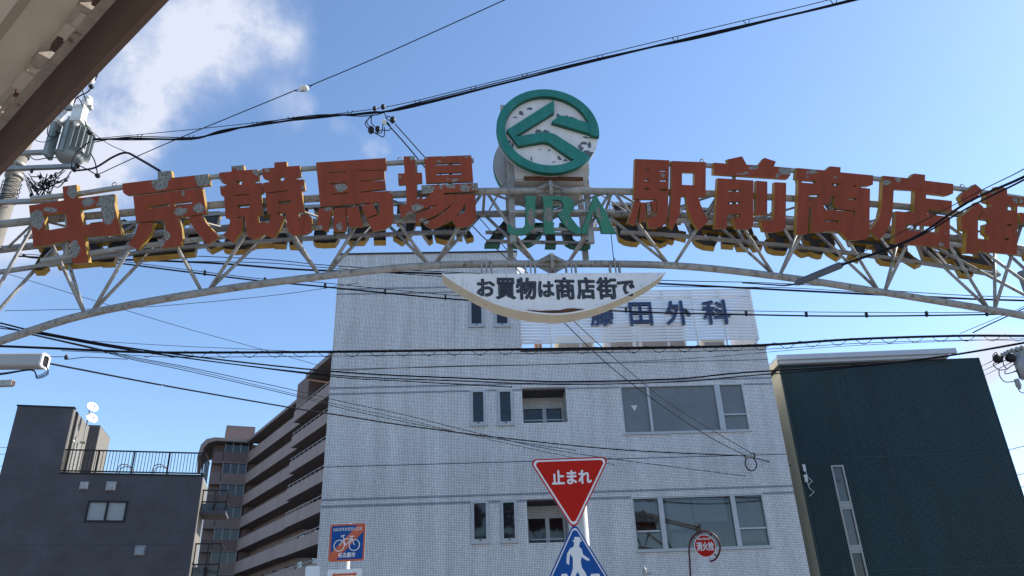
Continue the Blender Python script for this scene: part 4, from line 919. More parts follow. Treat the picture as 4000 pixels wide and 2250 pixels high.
for x, y, rx, rz in ((630, 235, 38, 24), (515, 290, 32, 26), (440, 345, 38, 14), (740, 530, 42, 34), (835, 540, 50, 36), (1185, 360, 52, 18), (1100, 330, 40, 9), (1250, 400, 32, 12), (345, 660, 28, 22), (395, 730, 20, 60), (1285, 735, 30, 48), (1400, 700, 30, 42), (1330, 680, 44, 20), (1370, 805, 55, 34), (1015, 870, 30, 26), (1085, 905, 40, 14), (650, 885, 12, 30), (945, 925, 30, 8), (1350, 605, 55, 10), (1000, 330, 26, 22), (880, 770, 12, 8), (765, 765, 14, 8), (1440, 840, 60, 40), (1490, 770, 22, 40)):
    c = E((x, y)); epatch.append((c[0], c[1], rx / 3.292 / 290, rz / 3.292 / 228))
YD = YE + .075
k = MB(); k.plate([circ(er * .985)], YD, YD + .05, 0, 1, 1); k.build('disc', [peel('flaking_white_disc', (.68, .655, .655), epatch, (.10, .10, .11), .5, .27, .065, .10), M['drum']], em)
a_s = math.atan2(E((1530, 632))[1] - cz, E((1530, 632))[0]); a_e = math.atan2(E((1405, 892))[1] - cz, E((1405, 892))[0]) + 2 * math.pi
ring = circ(er, 72, a_s, a_e) + circ(er * .83, 72, a_s, a_e)[::-1]
tealm = peel('teal_emblem_paint', (.022, .19, .155), [], rough=.55, spots=.0, fade=.25)
MB().plate([ring], YE, YD - .001, 0, 1, 1).build('ring', [tealm, M['tealside']], em)
MB().plate([[E(p) for p in ((937, 165), (937, 322), (428, 635), (790, 577), (870, 577), (945, 602), (1385, 880), (1290, 955), (1160, 915), (870, 712), (790, 697), (475, 752), (327, 550))]], YE + .004, YD - .001, 0, 1, 1).build('symbol_stroke', [tealm, M['tealside']], em)
MB().plate([[E(p) for p in ((905, 440), (1010, 362), (1090, 373), (1405, 462), (1490, 500), (1515, 625), (905, 448))]], YE + .004, YD - .001, 0, 1, 1).build('symbol_stroke', [tealm, M['tealside']], em)
# rear disc and box between
k = MB(); k.plate([circ(er * .985)], -YD - .05, -YD, 1, 1, 0); k.build('rear_disc', [M['bwhite'], M['drum']], em)
k = MB(); k.plate([circ(er)], -YD + .001, -YE, 1, 1, 0); k.build('rear_ring', [tealm, M['tealside']], em)
bw = er * .66; zb0 = cz - er * 1.02
MB().box(-bw, bw, YD + .06, -YD - .06, zb0, cz + er * .55).build('core_box', M['drum'], em)
MB().box(-bw * .98, bw * .98, YD + .08, -YD - .08, zb0 - .022, zb0 - .001).build('bottom_tray', M['drum'], em)
MB().box(-bw * .75, bw * .96, YD + .045, YD + .0595, zb0 - .02, zb0 + .035).build('rusty_lip', M['rust'], em)
for x in (-bw - .05, bw + .05):
    for y in (YD + .22, -YD - .09): MB().box(x - .04, x + .04, y - .03, y + .03, -.75, cz + er * .5).build('support_post', M['rail'], em)
k = MB(); k.box(-bw - .17, -bw - .09, YD + .06, YD + .11, cz + er * .3, cz + er * .74); k.build('rear_tab', M['drum'], em)
for a, b_ in (((bw + .1, .2, cz - er * .6), (bw + .75, .3, .02)), ((-bw - .1, .2, cz - er * .6), (-bw - .35, .3, .02))): MB().tube([a, b_], .012, 6).build('stay_rod', M['steel'], em)

# ------------------------------------------------------------------ hanging crescent board
ZC = lambda x, y: (1650 + x / 2.415, 700 + y / 2.415)
YC = -.14
def C(p): h = AR.hit(*ZC(*p), YC); return h
ct = C((1240, 886)); czb = C((1240, 1277))[1]
cl = C((188, 893)); cr = C((2292, 880))
cb = thing('crescent_board', 'white crescent signboard with black Japanese lettering hanging under the arch', 'signboard', AR.w(ct[0], 0, ct[1]), AR.yaw)
arc = [C(p) for p in ((280, 955), (380, 1018), (520, 1095), (700, 1178), (850, 1222), (1000, 1252), (1120, 1268), (1240, 1275), (1370, 1268), (1500, 1245), (1650, 1205), (1800, 1150), (1950, 1085), (2100, 1008), (2210, 940))]
arc = [p for p in spline([(a, 0, z) for a, z in [cl] + arc + [cr]], 3)]
poly = [(p.x - ct[0], p.z - ct[1]) for p in arc] 
YCB = .16
MB().plate([poly[::-1]], YC, YCB, 0, 1, 0).build('panel', [M['bwhite'], M['bedge']], cb)
edge = MB()
for a, b_ in zip(poly[:-1], poly[1:]): edge.bar((a[0], YC - .006, a[1]), (b_[0], YC - .006, b_[1]), .012, .02)
edge.build('edge_trim', M['bwhite'], cb)
chars = [('お', 512, 685, 940, 1110), ('買', 690, 882, 930, 1135), ('物', 880, 1078, 928, 1138), ('は', 1090, 1245, 962, 1115), ('商', 1250, 1440, 925, 1138), ('店', 1452, 1632, 925, 1135), ('街', 1640, 1838, 925, 1135), ('で', 1838, 2005, 955, 1108)]
for ch, x0, x1, y0, y1 in chars:
    h = [C(p) for p in ((x0, y0), (x1, y0), (x1, y1), (x0, y1))]
    q = ((h[0][0] + h[3][0]) / 2 - ct[0], (h[1][0] + h[2][0]) / 2 - ct[0], (h[2][1] + h[3][1]) / 2 - ct[1], (h[0][1] + h[1][1]) / 2 - ct[1])
    lt = text_on('letter', ch, q, YC - .001, [M['ink']], cb, .004, 0, .0115)
    e = .0115; text_on('letter_core', ch, (q[0] + e, q[1] - e, q[2] + e, q[3] - e), YC - .0078, [M['inkgrey']], lt, .0, -.018)
for px in (610, 1030, 1420, 1840):
    x = C((px, 870))[0] - ct[0]; zt = zat(botc, x + ct[0]) - ct[1]
    k = MB(); k.box(x - .09, x + .09, -.05, .05, .002, .02); k.box(x - .075, x - .055, -.04, .04, .02, zt + .02); k.box(x + .055, x + .075, -.04, .04, .02, zt + .02); k.box(x - .01, x + .01, -.06, -.045, .02, zt + .06); k.build('hanger', M['rail'], cb)
sc = MB()
for i in range(0, len(poly), 3):
    p = poly[i]; sc.lathe([(.007, -.004), (.004, -.007)], (p[0] * .985, YC - .001, min(-.03, p[1] + .035)), 'y', 6)
for i in range(16): sc.lathe([(.007, -.004), (.004, -.007)], (poly[0][0] + .1 + i * (poly[-1][0] - poly[0][0] - .2) / 15, YC - .001, -.022), 'y', 6)
sc.build('screws', M['galv'], cb)['kind'] = 'stuff'
# rusted-through strip low on the face
rp_ = [(940, 1243), (1040, 1240), (1110, 1246), (1180, 1243), (1300, 1240), (1360, 1226), (1420, 1222), (1480, 1228), (1560, 1233), (1500, 1250), (1400, 1266), (1300, 1277), (1240, 1280), (1150, 1277), (1060, 1264)]
rv = [C(p) for p in rp_]; k = MB(); k.plate([[(a - ct[0], z - ct[1] + .004) for a, z in rv]], YC - .010, YC - .001, 0, 0, 0); k.build('rust_strip', M['rust'], cb)

# ------------------------------------------------------------------ canopy at the upper left
HZ = 3.3
def hz(px, py, z): d = ray(px, py); return CAM + d * ((z - CAM.z) / d.z)
ca, cb_ = hz(620, 0, HZ), hz(0, 655, HZ)
cdir = (cb_ - ca).normalized(); cin = Vector((-cdir.y, cdir.x, 0))
if cin.dot(Vector((0, 0, 0)) - Vector((ca.x, ca.y, 0))) < 0: cin = -cin        # towards the camera side
def chit(px, py, off):                                                        # height on the vertical plane of the fascia
    d = ray(px, py); o = ca + cin * off; t = (o - CAM).dot(cin) / d.dot(cin); return (CAM + d * t).z
z_in = (chit(447, 0, .0) + chit(0, 511, .0)) / 2
cp = thing('street_canopy', 'brown edged metal roof canopy overhead at the upper left corner', 'canopy', (ca.x, ca.y, 0), math.atan2(cdir.y, cdir.x))
def side(v): return v
# local frame: x along the edge, y to the left of it
ls = 1 if Vector((-cdir.y, cdir.x, 0)).dot(cin) > 0 else -1
MB().box(-3.2, 4.2, -.02 * ls if ls > 0 else -.02, .0 if ls > 0 else .02, HZ, z_in).build('fascia', M['fascia'], cp)
def yb(a, b_): return (min(a * ls, b_ * ls), max(a * ls, b_ * ls))
y0, y1 = yb(.001, .032); MB().box(-3.2, 4.2, y0, y1, z_in - .012, z_in - .002).build('top_flange', M['lip'], cp)
rz0 = z_in + .012
x = -3.15; i = 0
while x < 4.1:
    wd_ = random.choice((.02, .03, .05, .08, .12, .16)); y0, y1 = yb(random.uniform(.004, .02), random.uniform(.04, .07))
    MB().box(x, x + wd_, y0, y1, z_in, rz0 + random.uniform(.012, .02)).build('closer_block', M[('sheet', 'fascia', 'lip', 'sheet')[i % 4]], cp)
    x += wd_ + random.choice((.006, .012, .02, .045)); i += 1
k = MB(); prof = []; y = .0; i = 0                # folded roof sheet running along the edge
pts = [(.035, 0.0), (.05, .05), (.16, .055), (.20, .0), (.33, .0), (.37, .05), (.48, .05), (.52, .0), (.68, 0), (.72, .05), (.85, .05), (.9, 0), (1.1, 0), (1.15, .05), (1.3, .05), (1.35, 0), (1.9, 0), (1.95, .05), (2.6, .05)]
n = len(pts)
vs = [(x, p[0] * ls, rz0 + .02 + p[1] + p[0] * .03) for x in (-3.2, 4.2) for p in pts] + [(x, p[0] * ls, rz0 + .03 + p[1] + p[0] * .03) for x in (-3.2, 4.2) for p in pts]
k.add(vs, [(i, i + 1, i + n + 1, i + n) for i in range(n - 1)] + [(i + 2 * n, i + 3 * n, i + 3 * n + 1, i + 2 * n + 1) for i in range(n - 1)]); k.build('roof_sheet', M['sheet'], cp)
for x in (4.0, -3.0):
    y0, y1 = yb(.06, .16); MB().box(x - .05, x + .05, y0, y1, 0, z_in - .02).build('post', M['fascia'], cp)
y0, y1 = yb(1.55, 1.67); MB().box(-3.2, 4.2, y0, y1, rz0 - .10, rz0 + .05).build('purlin', M['fascia'], cp)
for x in (4.0, -3.0):
    y0, y1 = yb(2.4, 2.5); MB().box(x - .05, x + .05, y0, y1, 0, rz0 + .1).build('post', M['fascia'], cp)

# ------------------------------------------------------------------ utility pole at the left
Zp = lambda x, y: (x / 1.811, y / 1.811)
PY = 12.6
pa = at(*Zp(85, 1300), PY)
pole = thing('utility_pole', 'concrete utility pole with steel bands behind the left end of the arch', 'utility pole', (pa.x, PY, 0), 0)
MB().tube([(0, 0, 0), (0, 0, 14.0)], [.19, .12], 16).build('shaft', M['concrete'], pole, True)
def pz(y, x=85): return at(*Zp(x, y), PY).z
for y in (1185, 1260, 1110): MB().lathe([(.165, 0), (.172, .015), (.172, .06), (.165, .075)], (0, 0, pz(y)), 'z', 16).build('band', M['galv'], pole, True)
for i in range(7): MB().tube([(.17 * math.cos(a * .7), .17 * math.sin(a * .7), pz(1300 + i * 22) + .04 * math.sin(a + i)) for a in range(10)], .008, 5).build('tie_wire', M['wire'], pole)
for y, x1, nm in ((1078, 590, 'crossarm'), (1185, 560, 'crossarm'), (1420, 420, 'crossarm'), (775, 650, 'crossarm')):
    xe = at(*Zp(x1, y), PY - .22).x - pa.x; z = at(*Zp(300, y), PY - .22).z; MB().box(-.5, xe, -.26, -.18, z - .04, z + .04).build(nm, M['galv'], pole)
def porc(px, py, label, sc_=1.0, Y=PY - .22):
    p = at(*Zp(px, py), Y); t = thing('insulator', label, 'insulator', (p.x, p.y, p.z), 0, None)
    MB().lathe([(.03 * sc_, -.10 * sc_), (.06 * sc_, -.06 * sc_), (.085 * sc_, 0), (.06 * sc_, .02), (.055 * sc_, .05 * sc_), (.075 * sc_, .07 * sc_), (.05 * sc_, .11 * sc_)], (0, 0, 0), 'z', 14).build('bell', M['porcelain'], t, True); MB().tube([(0, 0, -.2 * sc_), (0, 0, -.1 * sc_)], .012, 6).build('pin', M['galv'], t)
porc(487, 728, 'left white insulator on the crossarm above the transformer', 1.4); porc(615, 728, 'right white insulator on the crossarm above the transformer', 1.4); porc(640, 568, 'top white insulator beside the canopy edge', 1.1)
for px, py, lab in ((396, 822, 'left white cut-out box above the transformer'), (560, 812, 'right white cut-out box above the transformer')):
    p = at(*Zp(px, py), PY - .35); t = thing('cutout_box', lab, 'cut-out switch', p, 0); MB().box(-.11, .11, -.09, .09, -.20, .20).build('body', M['porcelain'], t)
    MB().box(-.12, .12, -.10, .10, .12, .15).build('rib', M['porcelain'], t); MB().box(-.12, .12, -.10, .10, -.16, -.13).build('rib', M['porcelain'], t); MB().lathe([(.05, -.30), (.06, -.2)], (0, 0, 0), 'z', 10).build('bushing', M['porcelain'], t)
tp = at(*Zp(520, 1010), PY - .1)
tr = thing('transformer', 'grey ribbed pole transformer hanging beside the utility pole', 'transformer', (tp.x, tp.y, tp.z - .45), 0)
tank = MB().lathe([(.02, 0), (.20, .0), (.25, .06), (.25, .80), (.27, .81), (.27, .86), (.22, .92), (.02, .95)], (0, 0, 0), 'z', 22).build('tank', M['trans'], tr, True)
k0 = None
for i in range(9):
    a = -1.1 + i * .28; c, s_ = math.cos(a), math.sin(a)
    k = MB(); k.bar((c * .25, s_ * .25, .12), (c * .25, s_ * .25, .74), .012, .17) if False else k.add([(c * .24 - s_ * .006, s_ * .24 + c * .006, .1), (c * .36 - s_ * .006, s_ * .36 + c * .006, .14), (c * .36 - s_ * .006, s_ * .36 + c * .006, .70), (c * .24 - s_ * .006, s_ * .24 + c * .006, .76), (c * .24 + s_ * .006, s_ * .24 - c * .006, .1), (c * .36 + s_ * .006, s_ * .36 - c * .006, .14), (c * .36 + s_ * .006, s_ * .36 - c * .006, .70), (c * .24 + s_ * .006, s_ * .24 - c * .006, .76)], [(3, 2, 1, 0), (4, 5, 6, 7), (1, 2, 6, 5), (0, 1, 5, 4), (2, 3, 7, 6)]); k.build('cooling_fin', M['trans'], tr)
MB().box(-.34, -.26, -.33, -.1, -.05, .98).build('hanger_plate', M['trans'], tr); MB().box(-.05, .02, -.30, -.26, .05, .9).build('mounting_rib', M['trans'], tr)
for x in (-.1, .12): MB().lathe([(.035, .9), (.06, .97), (.035, 1.0), (.055, 1.04), (.03, 1.1)], (x, -.05, 0), 'z', 12).build('bushing', M['porcelain'], tr, True)


def cable(name, label, pts, r, m='wire', cat='cable', n=5, group=None, dens=6):
    P = spline([at(x, y, Y) for x, y, Y in pts], dens); o = P[0].copy()
    ob = MB().tube([p - o for p in P], r, n).build(name, M[m], None, True); ob.location = o
    if label: tag(ob, label, cat, group)
    return ob


# tangle of drop cables round the pole
rnd = random.Random(3)
tg = thing('cable_tangle', 'tangle of thin looping drop cables with dark clamps beside the utility pole', 'cables', (pa.x, PY - .3, pz(1300)), 0)
base = Vector((pa.x, PY - .3, pz(1300)))
for i in range(20):
    x0, y0 = rnd.uniform(165, 300), rnd.uniform(1215, 1300); x1, y1 = rnd.uniform(330, 520), rnd.uniform(1195, 1290)
    pts = [(x0, y0), ((x0 * 2 + x1) / 3, max(y0, y1) + rnd.uniform(10, 120)), ((x0 + 2 * x1) / 3, max(y0, y1) + rnd.uniform(0, 80)), (x1, y1)]
    MB().tube(spline([at(*Zp(*p), PY - rnd.uniform(.15, .45)) - base for p in pts], 6), rnd.choice((.006, .008, .011)), 5).build('loop', M['wire'], tg)
for px, py in ((285, 1250), (280, 1300), (360, 1250), (330, 1300), (250, 1340), (225, 1210), (355, 1365), (220, 1380), (395, 1235), (470, 1270)):
    p = at(*Zp(px, py), PY - .4) - base; MB().lathe([(.012, -.05), (.028, -.03), (.028, .03), (.012, .05)], p, 'z', 8).build('clamp', M['black'], tg)
for pts, r_ in (([(685, 487), (692, 520), (670, 570)], .012), ([(645, 615), (620, 650), (545, 690), (520, 740)], .014), ([(570, 600), (600, 690), (610, 715)], .01), ([(560, 620), (510, 670), (495, 700)], .014), ([(585, 750), (560, 700), (540, 690)], .01),
                ([(345, 880), (335, 940), (360, 970), (405, 955)], .010), ([(225, 965), (270, 1000), (340, 1000), (410, 960)], .008), ([(600, 850), (615, 900), (640, 940), (675, 975)], .01), ([(640, 1085), (670, 1140), (690, 1230)], .012), ([(690, 1240), (620, 1200), (560, 1170)], .012), ([(505, 1200), (515, 1130), (560, 1060), (640, 1000)], .012),
                ([(205, 1100), (250, 1130), (320, 1120), (400, 1115)], .01)):
    MB().tube(spline([at(*Zp(*p), PY - .5) - base for p in pts], 6), r_, 5).build('lead', M['wire'], tg)
for px, py in ((645, 613), (632, 938), (410, 935), (690, 1243), (548, 1170), (525, 1200)):
    p = at(*Zp(px, py), PY - .5) - base; MB().lathe([(.02, -.05), (.045, -.03), (.045, .03), (.02, .05)], p, 'y', 8).build('connector', M['black'], tg)

# ------------------------------------------------------------------ overhead lines
d15 = lambda l: [(x * s15, y * s15, Y) for x, y, Y in l]
bun = thing('cable_bundle', 'thick black cable bundle rising across the sky above the arch', 'cable', at(370, 545, 12.2), 0)
bo = Vector(bun.location)
def child_cable(par, o, pts, r, m='wire', name='strand', n=5): MB().tube([p - o for p in spline([at(*p) for p in pts], 6)], r, n).build(name, M[m], par, True)
main = [(235, 352, 12.2), (330, 348, 12), (480, 350, 11.7), (560, 328, 11.5), (650, 315, 11.3), (800, 293, 11), (930, 285, 10.8), (1040, 265, 10.6), (1500, 152, 9.8), (1780, 85, 9.3), (2150, 0, 8.6), (2560, -110, 8.0)]
child_cable(bun, bo, d15(main), .019); child_cable(bun, bo, d15([(x, y + (4 if i % 2 else -3), Y) for i, (x, y, Y) in enumerate(main)]), .012); child_cable(bun, bo, d15([(x, y + (-4 if i % 3 else 6), Y) for i, (x, y, Y) in enumerate(main)]), .010)
child_cable(bun, bo, d15([(235, 349, 12.2), (480, 326, 11.7), (700, 302, 11.2), (960, 271, 10.8), (1185, 219, 10.3), (1500, 141, 9.8), (1780, 73, 9.3), (2100, -4, 8.6), (2560, -125, 8.0)]), .007, 'wiregrey', 'messenger_wire')
for dx in (350, 480, 640, 730, 880, 1050, 1190, 1320, 1510, 1700, 1880, 2100):
    zz = lambda L_, x: next((a[1] + (b_[1] - a[1]) * (x - a[0]) / (b_[0] - a[0]), a[2] + (b_[2] - a[2]) * (x - a[0]) / (b_[0] - a[0])) for a, b_ in zip(L_[:-1], L_[1:]) if a[0] <= x <= b_[0])
    y_, Y_ = zz(main, dx); p = at(dx * s15, y_ * s15, Y_) - bo; MB().tube([p + Vector((-.05, 0, .09)), p + Vector((0, 0, -.03)), p + Vector((.05, 0, .09))], .008, 5).build('hanger_clip', M['wire'], bun)
# splice with hanging loops where the drop wires leave the bundle
Zx = lambda x, y: (1050 + x / 3.68, 300 + y / 3.68)
sp_ = thing('cable_splice', 'knot of looped drop leads and small clamps below the cable bundle', 'cable splice', at(*Zx(1600, 520), 10.8), 0); so = Vector(sp_.location)
for pts in ([(1500, 545), (1400, 640), (1390, 690), (1430, 740)], [(1490, 545), (1410, 640), (1460, 730)], [(1480, 560), (1475, 660), (1530, 720)], [(1590, 765), (1735, 765), (1740, 700), (1680, 630)], [(1500, 800), (1620, 800), (1640, 660)], [(1520, 805), (1640, 865), (1665, 800), (1660, 725)], [(1640, 495), (1680, 560), (1690, 600), (1750, 635)], [(1690, 600), (1710, 570), (1745, 575)]):
    MB().tube(spline([at(*Zx(*p), 10.75) - so for p in pts], 6), .009, 5).build('loop', M['wire'], sp_)
for px, py, r_, m_ in ((1470, 765, .055, 'black'), (1565, 752, .045, 'black'), (1660, 650, .04, 'porcelain'), (1780, 620, .05, 'black'), (1520, 455, .035, 'black'), (1642, 432, .04, 'black')):
    p = at(*Zx(px, py), 10.72) - so; MB().lathe([(r_ * .5, -r_ * 1.3), (r_, -r_ * .6), (r_, r_ * .6), (r_ * .5, r_ * 1.3)], p, 'z', 10).build('clamp', M[m_], sp_)
def seg(l): return l
cable('drop_wire', 'left of two drop wires falling steeply from the cable splice past the arch', [(1510, 480, 10.8), (1620, 605, 11.2), (1851, 888, 12.6), (2000, 1030, 14), (2204, 1260, 16), (2443, 1480, 18.3), (2744, 1690, 20.6), (2914, 1780, 21.6)], .012)
cable('drop_wire', 'right of two drop wires falling steeply from the cable splice past the arch', [(1543, 484, 10.8), (1652, 606, 11.2), (1880, 860, 12.6), (2046, 1050, 14), (2246, 1258, 16), (2483, 1471, 18.3), (2664, 1608, 20), (2935, 1770, 21.6)], .010, 'wiregrey')
hw = at(2925, 1782, 21.65); t = thing('wire_anchor', 'small dark wire anchor with a cable loop on the white tiled wall', 'wire anchor', hw, 0)
MB().lathe([(.03, -.14), (.07, -.1), (.07, .1), (.03, .14)], (0, 0, 0), 'x', 10).build('clamp', M['galv'], t); MB().tube([(.16 * math.cos(a * .42) + .02, 0, -.22 + .2 * math.sin(a * .42)) for a in range(15)], .018, 6, closed=True).build('loop', M['wire'], t); MB().box(.05, .18, -.03, .15, -.03, .08).build('bracket', M['black'], t)
cable('guy_wire', 'single thin wire with a white insulator slanting up over the arch', [(380, 683, 13), (640, 565, 12.4), (1160, 350, 11.3)], .010, 'wiregrey')
cable('guy_wire', 'upper length of thin slanting wire above the white insulator', [(1210, 335, 11.2), (1500, 212, 10.6), (1970, 0, 9.6), (2300, -150, 9)], .010, 'wiregrey')
gp = at(1187, 345, 11.25); t = thing('guy_insulator', 'round white strain insulator on the thin slanting wire', 'insulator', gp, 0)
MB().lathe([(.03, -.09), (.065, -.05), (.068, -.01), (.05, 0), (.068, .01), (.065, .05), (.03, .09)], (0, 0, 0), 'x', 16).build('egg', M['porcelain'], t, True); MB().tube([(-.16, 0, -.06), (0, 0, .075), (.16, 0, .07)], .006, 5).build('loop', M['wiregrey'], t); MB().tube([(-.16, 0, -.06), (0, 0, -.075), (.16, 0, .07)], .006, 5).build('loop', M['wiregrey'], t)
cable('service_drop', 'thick arched service cable running from the transformer down to the second red letter', [(303, 666, 12.2), (370, 655, 11.8), (443, 612, 11), (493, 597, 10.5), (543, 620, 10), (625, 668, 9.0)], .020)
cable('slack_wire', 'thin wire from the transformer to the arched service cable', [(360, 515, 12.3), (420, 560, 11.6), (500, 597, 10.5)], .007)
# wires in front of the right end
rt = thing('sleeved_cable', 'black cables with a grey sleeve slanting down across the right letters', 'cable', at(4000, 690, 5.5), 0); ro_ = Vector(rt.location)
child_cable(rt, ro_, [(4150, 600, 5.0), (4000, 690, 5.5), (3780, 790, 6.4), (3556, 935, 7.4), (3290, 1032, 8.3)], .013)
child_cable(rt, ro_, [(4150, 615, 5.0), (4000, 702, 5.5), (3780, 812, 6.4), (3556, 940, 7.4), (3290, 1036, 8.3)], .009)
child_cable(rt, ro_, [(4150, 560, 5.0), (4000, 660, 5.5), (3840, 740, 6.2), (3650, 840, 7.0), (3290, 1026, 8.3)], .005, 'wiregrey', 'messenger_wire')
MB().tube([at(*p) - ro_ for p in ((3292, 1034, 8.3), (3280, 1037, 8.35), (3120, 1103, 8.95), (3105, 1110, 9.0))], [.02, .045, .045, .018], 12).build('sleeve', M['sleeve'], rt, True)
child_cable(rt, ro_, [(3105, 1110, 9.0), (3060, 1115, 9.8), (3010, 1112, 11), (2900, 1105, 13)], .012)
# bundles crossing behind the arch
cable('overhead_cable', 'upper thick cable crossing just behind the lower chord of the arch', [(90, 996, 13), (155, 1008, 13.2), (500, 1015, 13.4), (846, 1029, 13.6), (1133, 1051, 13.8), (1353, 1060, 14), (1730, 1070, 14), (2570, 1108, 14), (3120, 1136, 14), (3671, 1163, 14), (4000, 1174, 14), (4400, 1180, 14)], .022)
cable('overhead_cable', 'thin wire just above the upper thick cable behind the arch', [(500, 990, 13.4), (1016, 1012, 13.8), (1288, 1037, 14), (1730, 1062, 14), (2583, 1095, 14), (3065, 1108, 14), (3700, 1150, 14), (4000, 1161, 14), (4400, 1170, 14)], .009)
cable('overhead_cable', 'second thin wire running close under the upper thick cable behind the arch', [(600, 1020, 13.4), (1016, 1026, 13.8), (1288, 1047, 14), (1730, 1080, 14), (2583, 1118, 14), (3065, 1124, 14), (3500, 1150, 14), (4300, 1190, 14)], .008)
b7 = thing('clipped_cable', 'thick clipped cable sagging behind the crescent board', 'cable', at(695, 1058, 14.4), 0); o7 = Vector(b7.location)
l7 = [(60, 1000, 14), (400, 1022, 14.2), (695, 1058, 14.4), (1028, 1099, 14.5), (1200, 1114, 14.5), (1573, 1151, 14.5), (1813, 1172, 14.5), (2413, 1215, 14.5), (2957, 1230, 14.5), (3335, 1235, 14.5), (3840, 1229, 14.5), (4400, 1215, 14.5)]
child_cable(b7, o7, l7, .018); child_cable(b7, o7, [(x, y - 9 - (6 if 1100 < x < 3600 else 0), Y) for x, y, Y in l7], .008, 'wiregrey', 'messenger_wire')
for i in range(14):
    x = 800 + i * 235; y_, Y_ = next((a[1] + (b_[1] - a[1]) * (x - a[0]) / (b_[0] - a[0]), 14.5) for a, b_ in zip(l7[:-1], l7[1:]) if a[0] <= x <= b_[0]); p = at(x, y_ - 4, Y_) - o7; MB().box(p.x - .02, p.x + .02, p.y - .03, p.y + .03, p.z - .05, p.z + .06).build('clip', M['black'], b7)
# lashed trunk cable
b9 = thing('lashed_cable', 'thick level trunk cable with loose spiral lashing below the arch', 'cable', at(0, 1352, 14), 0); o9 = Vector(b9.location)
l9 = [(-300, 1340, 14), (0, 1352, 14), (240, 1362, 14), (400, 1370, 14), (650, 1377, 14), (1200, 1375, 14), (1700, 1369, 14), (2200, 1362, 14), (2900, 1351, 14), (3335, 1325, 14), (3733, 1312, 14), (4000, 1312, 14), (4400, 1312, 14)]
child_cable(b9, o9, l9, .026, n=8); l9b = [(x, y + (17 if x > 500 else 8), 14) for x, y, Y in l9 if x > 200]; child_cable(b9, o9, l9b, .007, 'wire', 'support_wire')
pts = []
for i in range(0, 360):
    x = 560 + i * 10; y_ = next(a[1] + (b_[1] - a[1]) * (x - a[0]) / (b_[0] - a[0]) for a, b_ in zip(l9[:-1], l9[1:]) if a[0] <= x <= b_[0])
    ph = x / 100 * 2 * math.pi; pts.append(at(x, y_ + 8 - 13 * math.sin(ph), 14 - .05 * math.cos(ph)) - o9)
MB().tube(pts, .006, 4).build('lashing', M['wire'], b9)
cable('overhead_cable', 'upper of two parallel black cables sagging across the white tiled wall', [(-300, 1195, 13), (0, 1262, 13.4), (159, 1298, 13.6), (587, 1371, 14.4), (1284, 1450, 15.5), (1821, 1478, 16), (2200, 1491, 16), (2640, 1480, 15.6), (2900, 1456, 15.2), (3509, 1414, 14.5), (4000, 1338, 14), (4400, 1250, 13.5)], .018)
cable('overhead_cable', 'lower of two parallel black cables sagging across the white tiled wall', [(-300, 1210, 13), (0, 1274, 13.4), (159, 1306, 13.6), (587, 1380, 14.4), (1284, 1464, 15.5), (1821, 1489, 16), (2200, 1502, 16), (2640, 1492, 15.6), (2900, 1470, 15.2), (3509, 1417, 14.5), (4000, 1341, 14), (4400, 1255, 13.5)], .014)
cable('overhead_cable', 'third cable just under the sagging pair left of the white building', [(0, 1282, 13.4), (150, 1302, 13.6), (420, 1350, 14.2), (700, 1394, 14.8), (1284, 1470, 15.5), (1600, 1490, 15.8), (2000, 1512, 16)], .012)
cable('overhead_cable', 'upper of three fine wires sloping down past the brown apartment block', [(110, 1302, 13.6), (366, 1358, 14.2), (524, 1396, 14.6), (759, 1440, 15.4), (1173, 1530, 17), (1350, 1572, 18), (1590, 1623, 19), (1888, 1697, 20), (2250, 1772, 21), (2914, 1860, 21.6)], .009, 'wiregrey')
cable('overhead_cable', 'middle of three fine wires sloping down past the brown apartment block', [(110, 1303, 13.6), (366, 1361, 14.2), (524, 1401, 14.6), (759, 1447, 15.4), (1173, 1545, 17), (1350, 1588, 18), (1590, 1640, 19), (1888, 1712, 20), (2250, 1790, 21), (2400, 1815, 21.5)], .007, 'wiregrey')
cable('overhead_cable', 'lower of three fine wires sloping down past the brown apartment block', [(110, 1305, 13.6), (366, 1364, 14.2), (524, 1406, 14.6), (759, 1455, 15.4), (1173, 1552, 17), (1350, 1598, 18), (1590, 1650, 19), (1888, 1706, 20), (2250, 1760, 21)], .009, 'wiregrey')
cable('overhead_cable', 'thick black cable sloping down from the grey closure across the white wall to its anchor', [(165, 1415, 12), (310, 1443, 12.6), (656, 1509, 14), (1132, 1592, 16), (1350, 1626, 17), (1590, 1663, 18), (1941, 1708, 19.4), (2425, 1757, 20.8), (2914, 1781, 21.6)], .017)
cable('overhead_cable', 'short cable from the wall anchor to the green building corner', [(2930, 1784, 21.6), (3000, 1802, 22.3), (3090, 1818, 23.4)], .014)
cable('overhead_cable', 'fine wire falling from the upper left behind the truss braces towards the apartment roof', [(-200, 1005, 16), (0, 1061, 17), (296, 1152, 18.5), (700, 1275, 20), (1021, 1364, 21), (1290, 1440, 21.9)], .008, 'wiregrey')
cable('overhead_cable', 'fine level wire low behind the left braces of the arch', [(19, 1214, 16), (418, 1205, 16), (668, 1192, 16), (1100, 1150, 16.5), (1400, 1105, 17)], .007, 'wiregrey')
cable('overhead_cable', 'fine wire between trunk cable and sagging pair at the left', [(360, 1332, 15), (700, 1352, 15), (1000, 1365, 15), (1300, 1380, 15)], .006, 'wiregrey')
cable('overhead_cable', 'fine slack wire under the trunk cable across the clinic wall', [(1300, 1450, 16), (1700, 1432, 16), (2200, 1422, 16), (2700, 1400, 15.6), (3300, 1352, 15), (4000, 1322, 14.6)], .006, 'wiregrey')
cable('vertical_wire', 'thin vertical wire hanging at the right of the green letters', [(2380, 770, 9.1), (2386, 900, 9.1), (2400, 1040, 9.1)], .006)
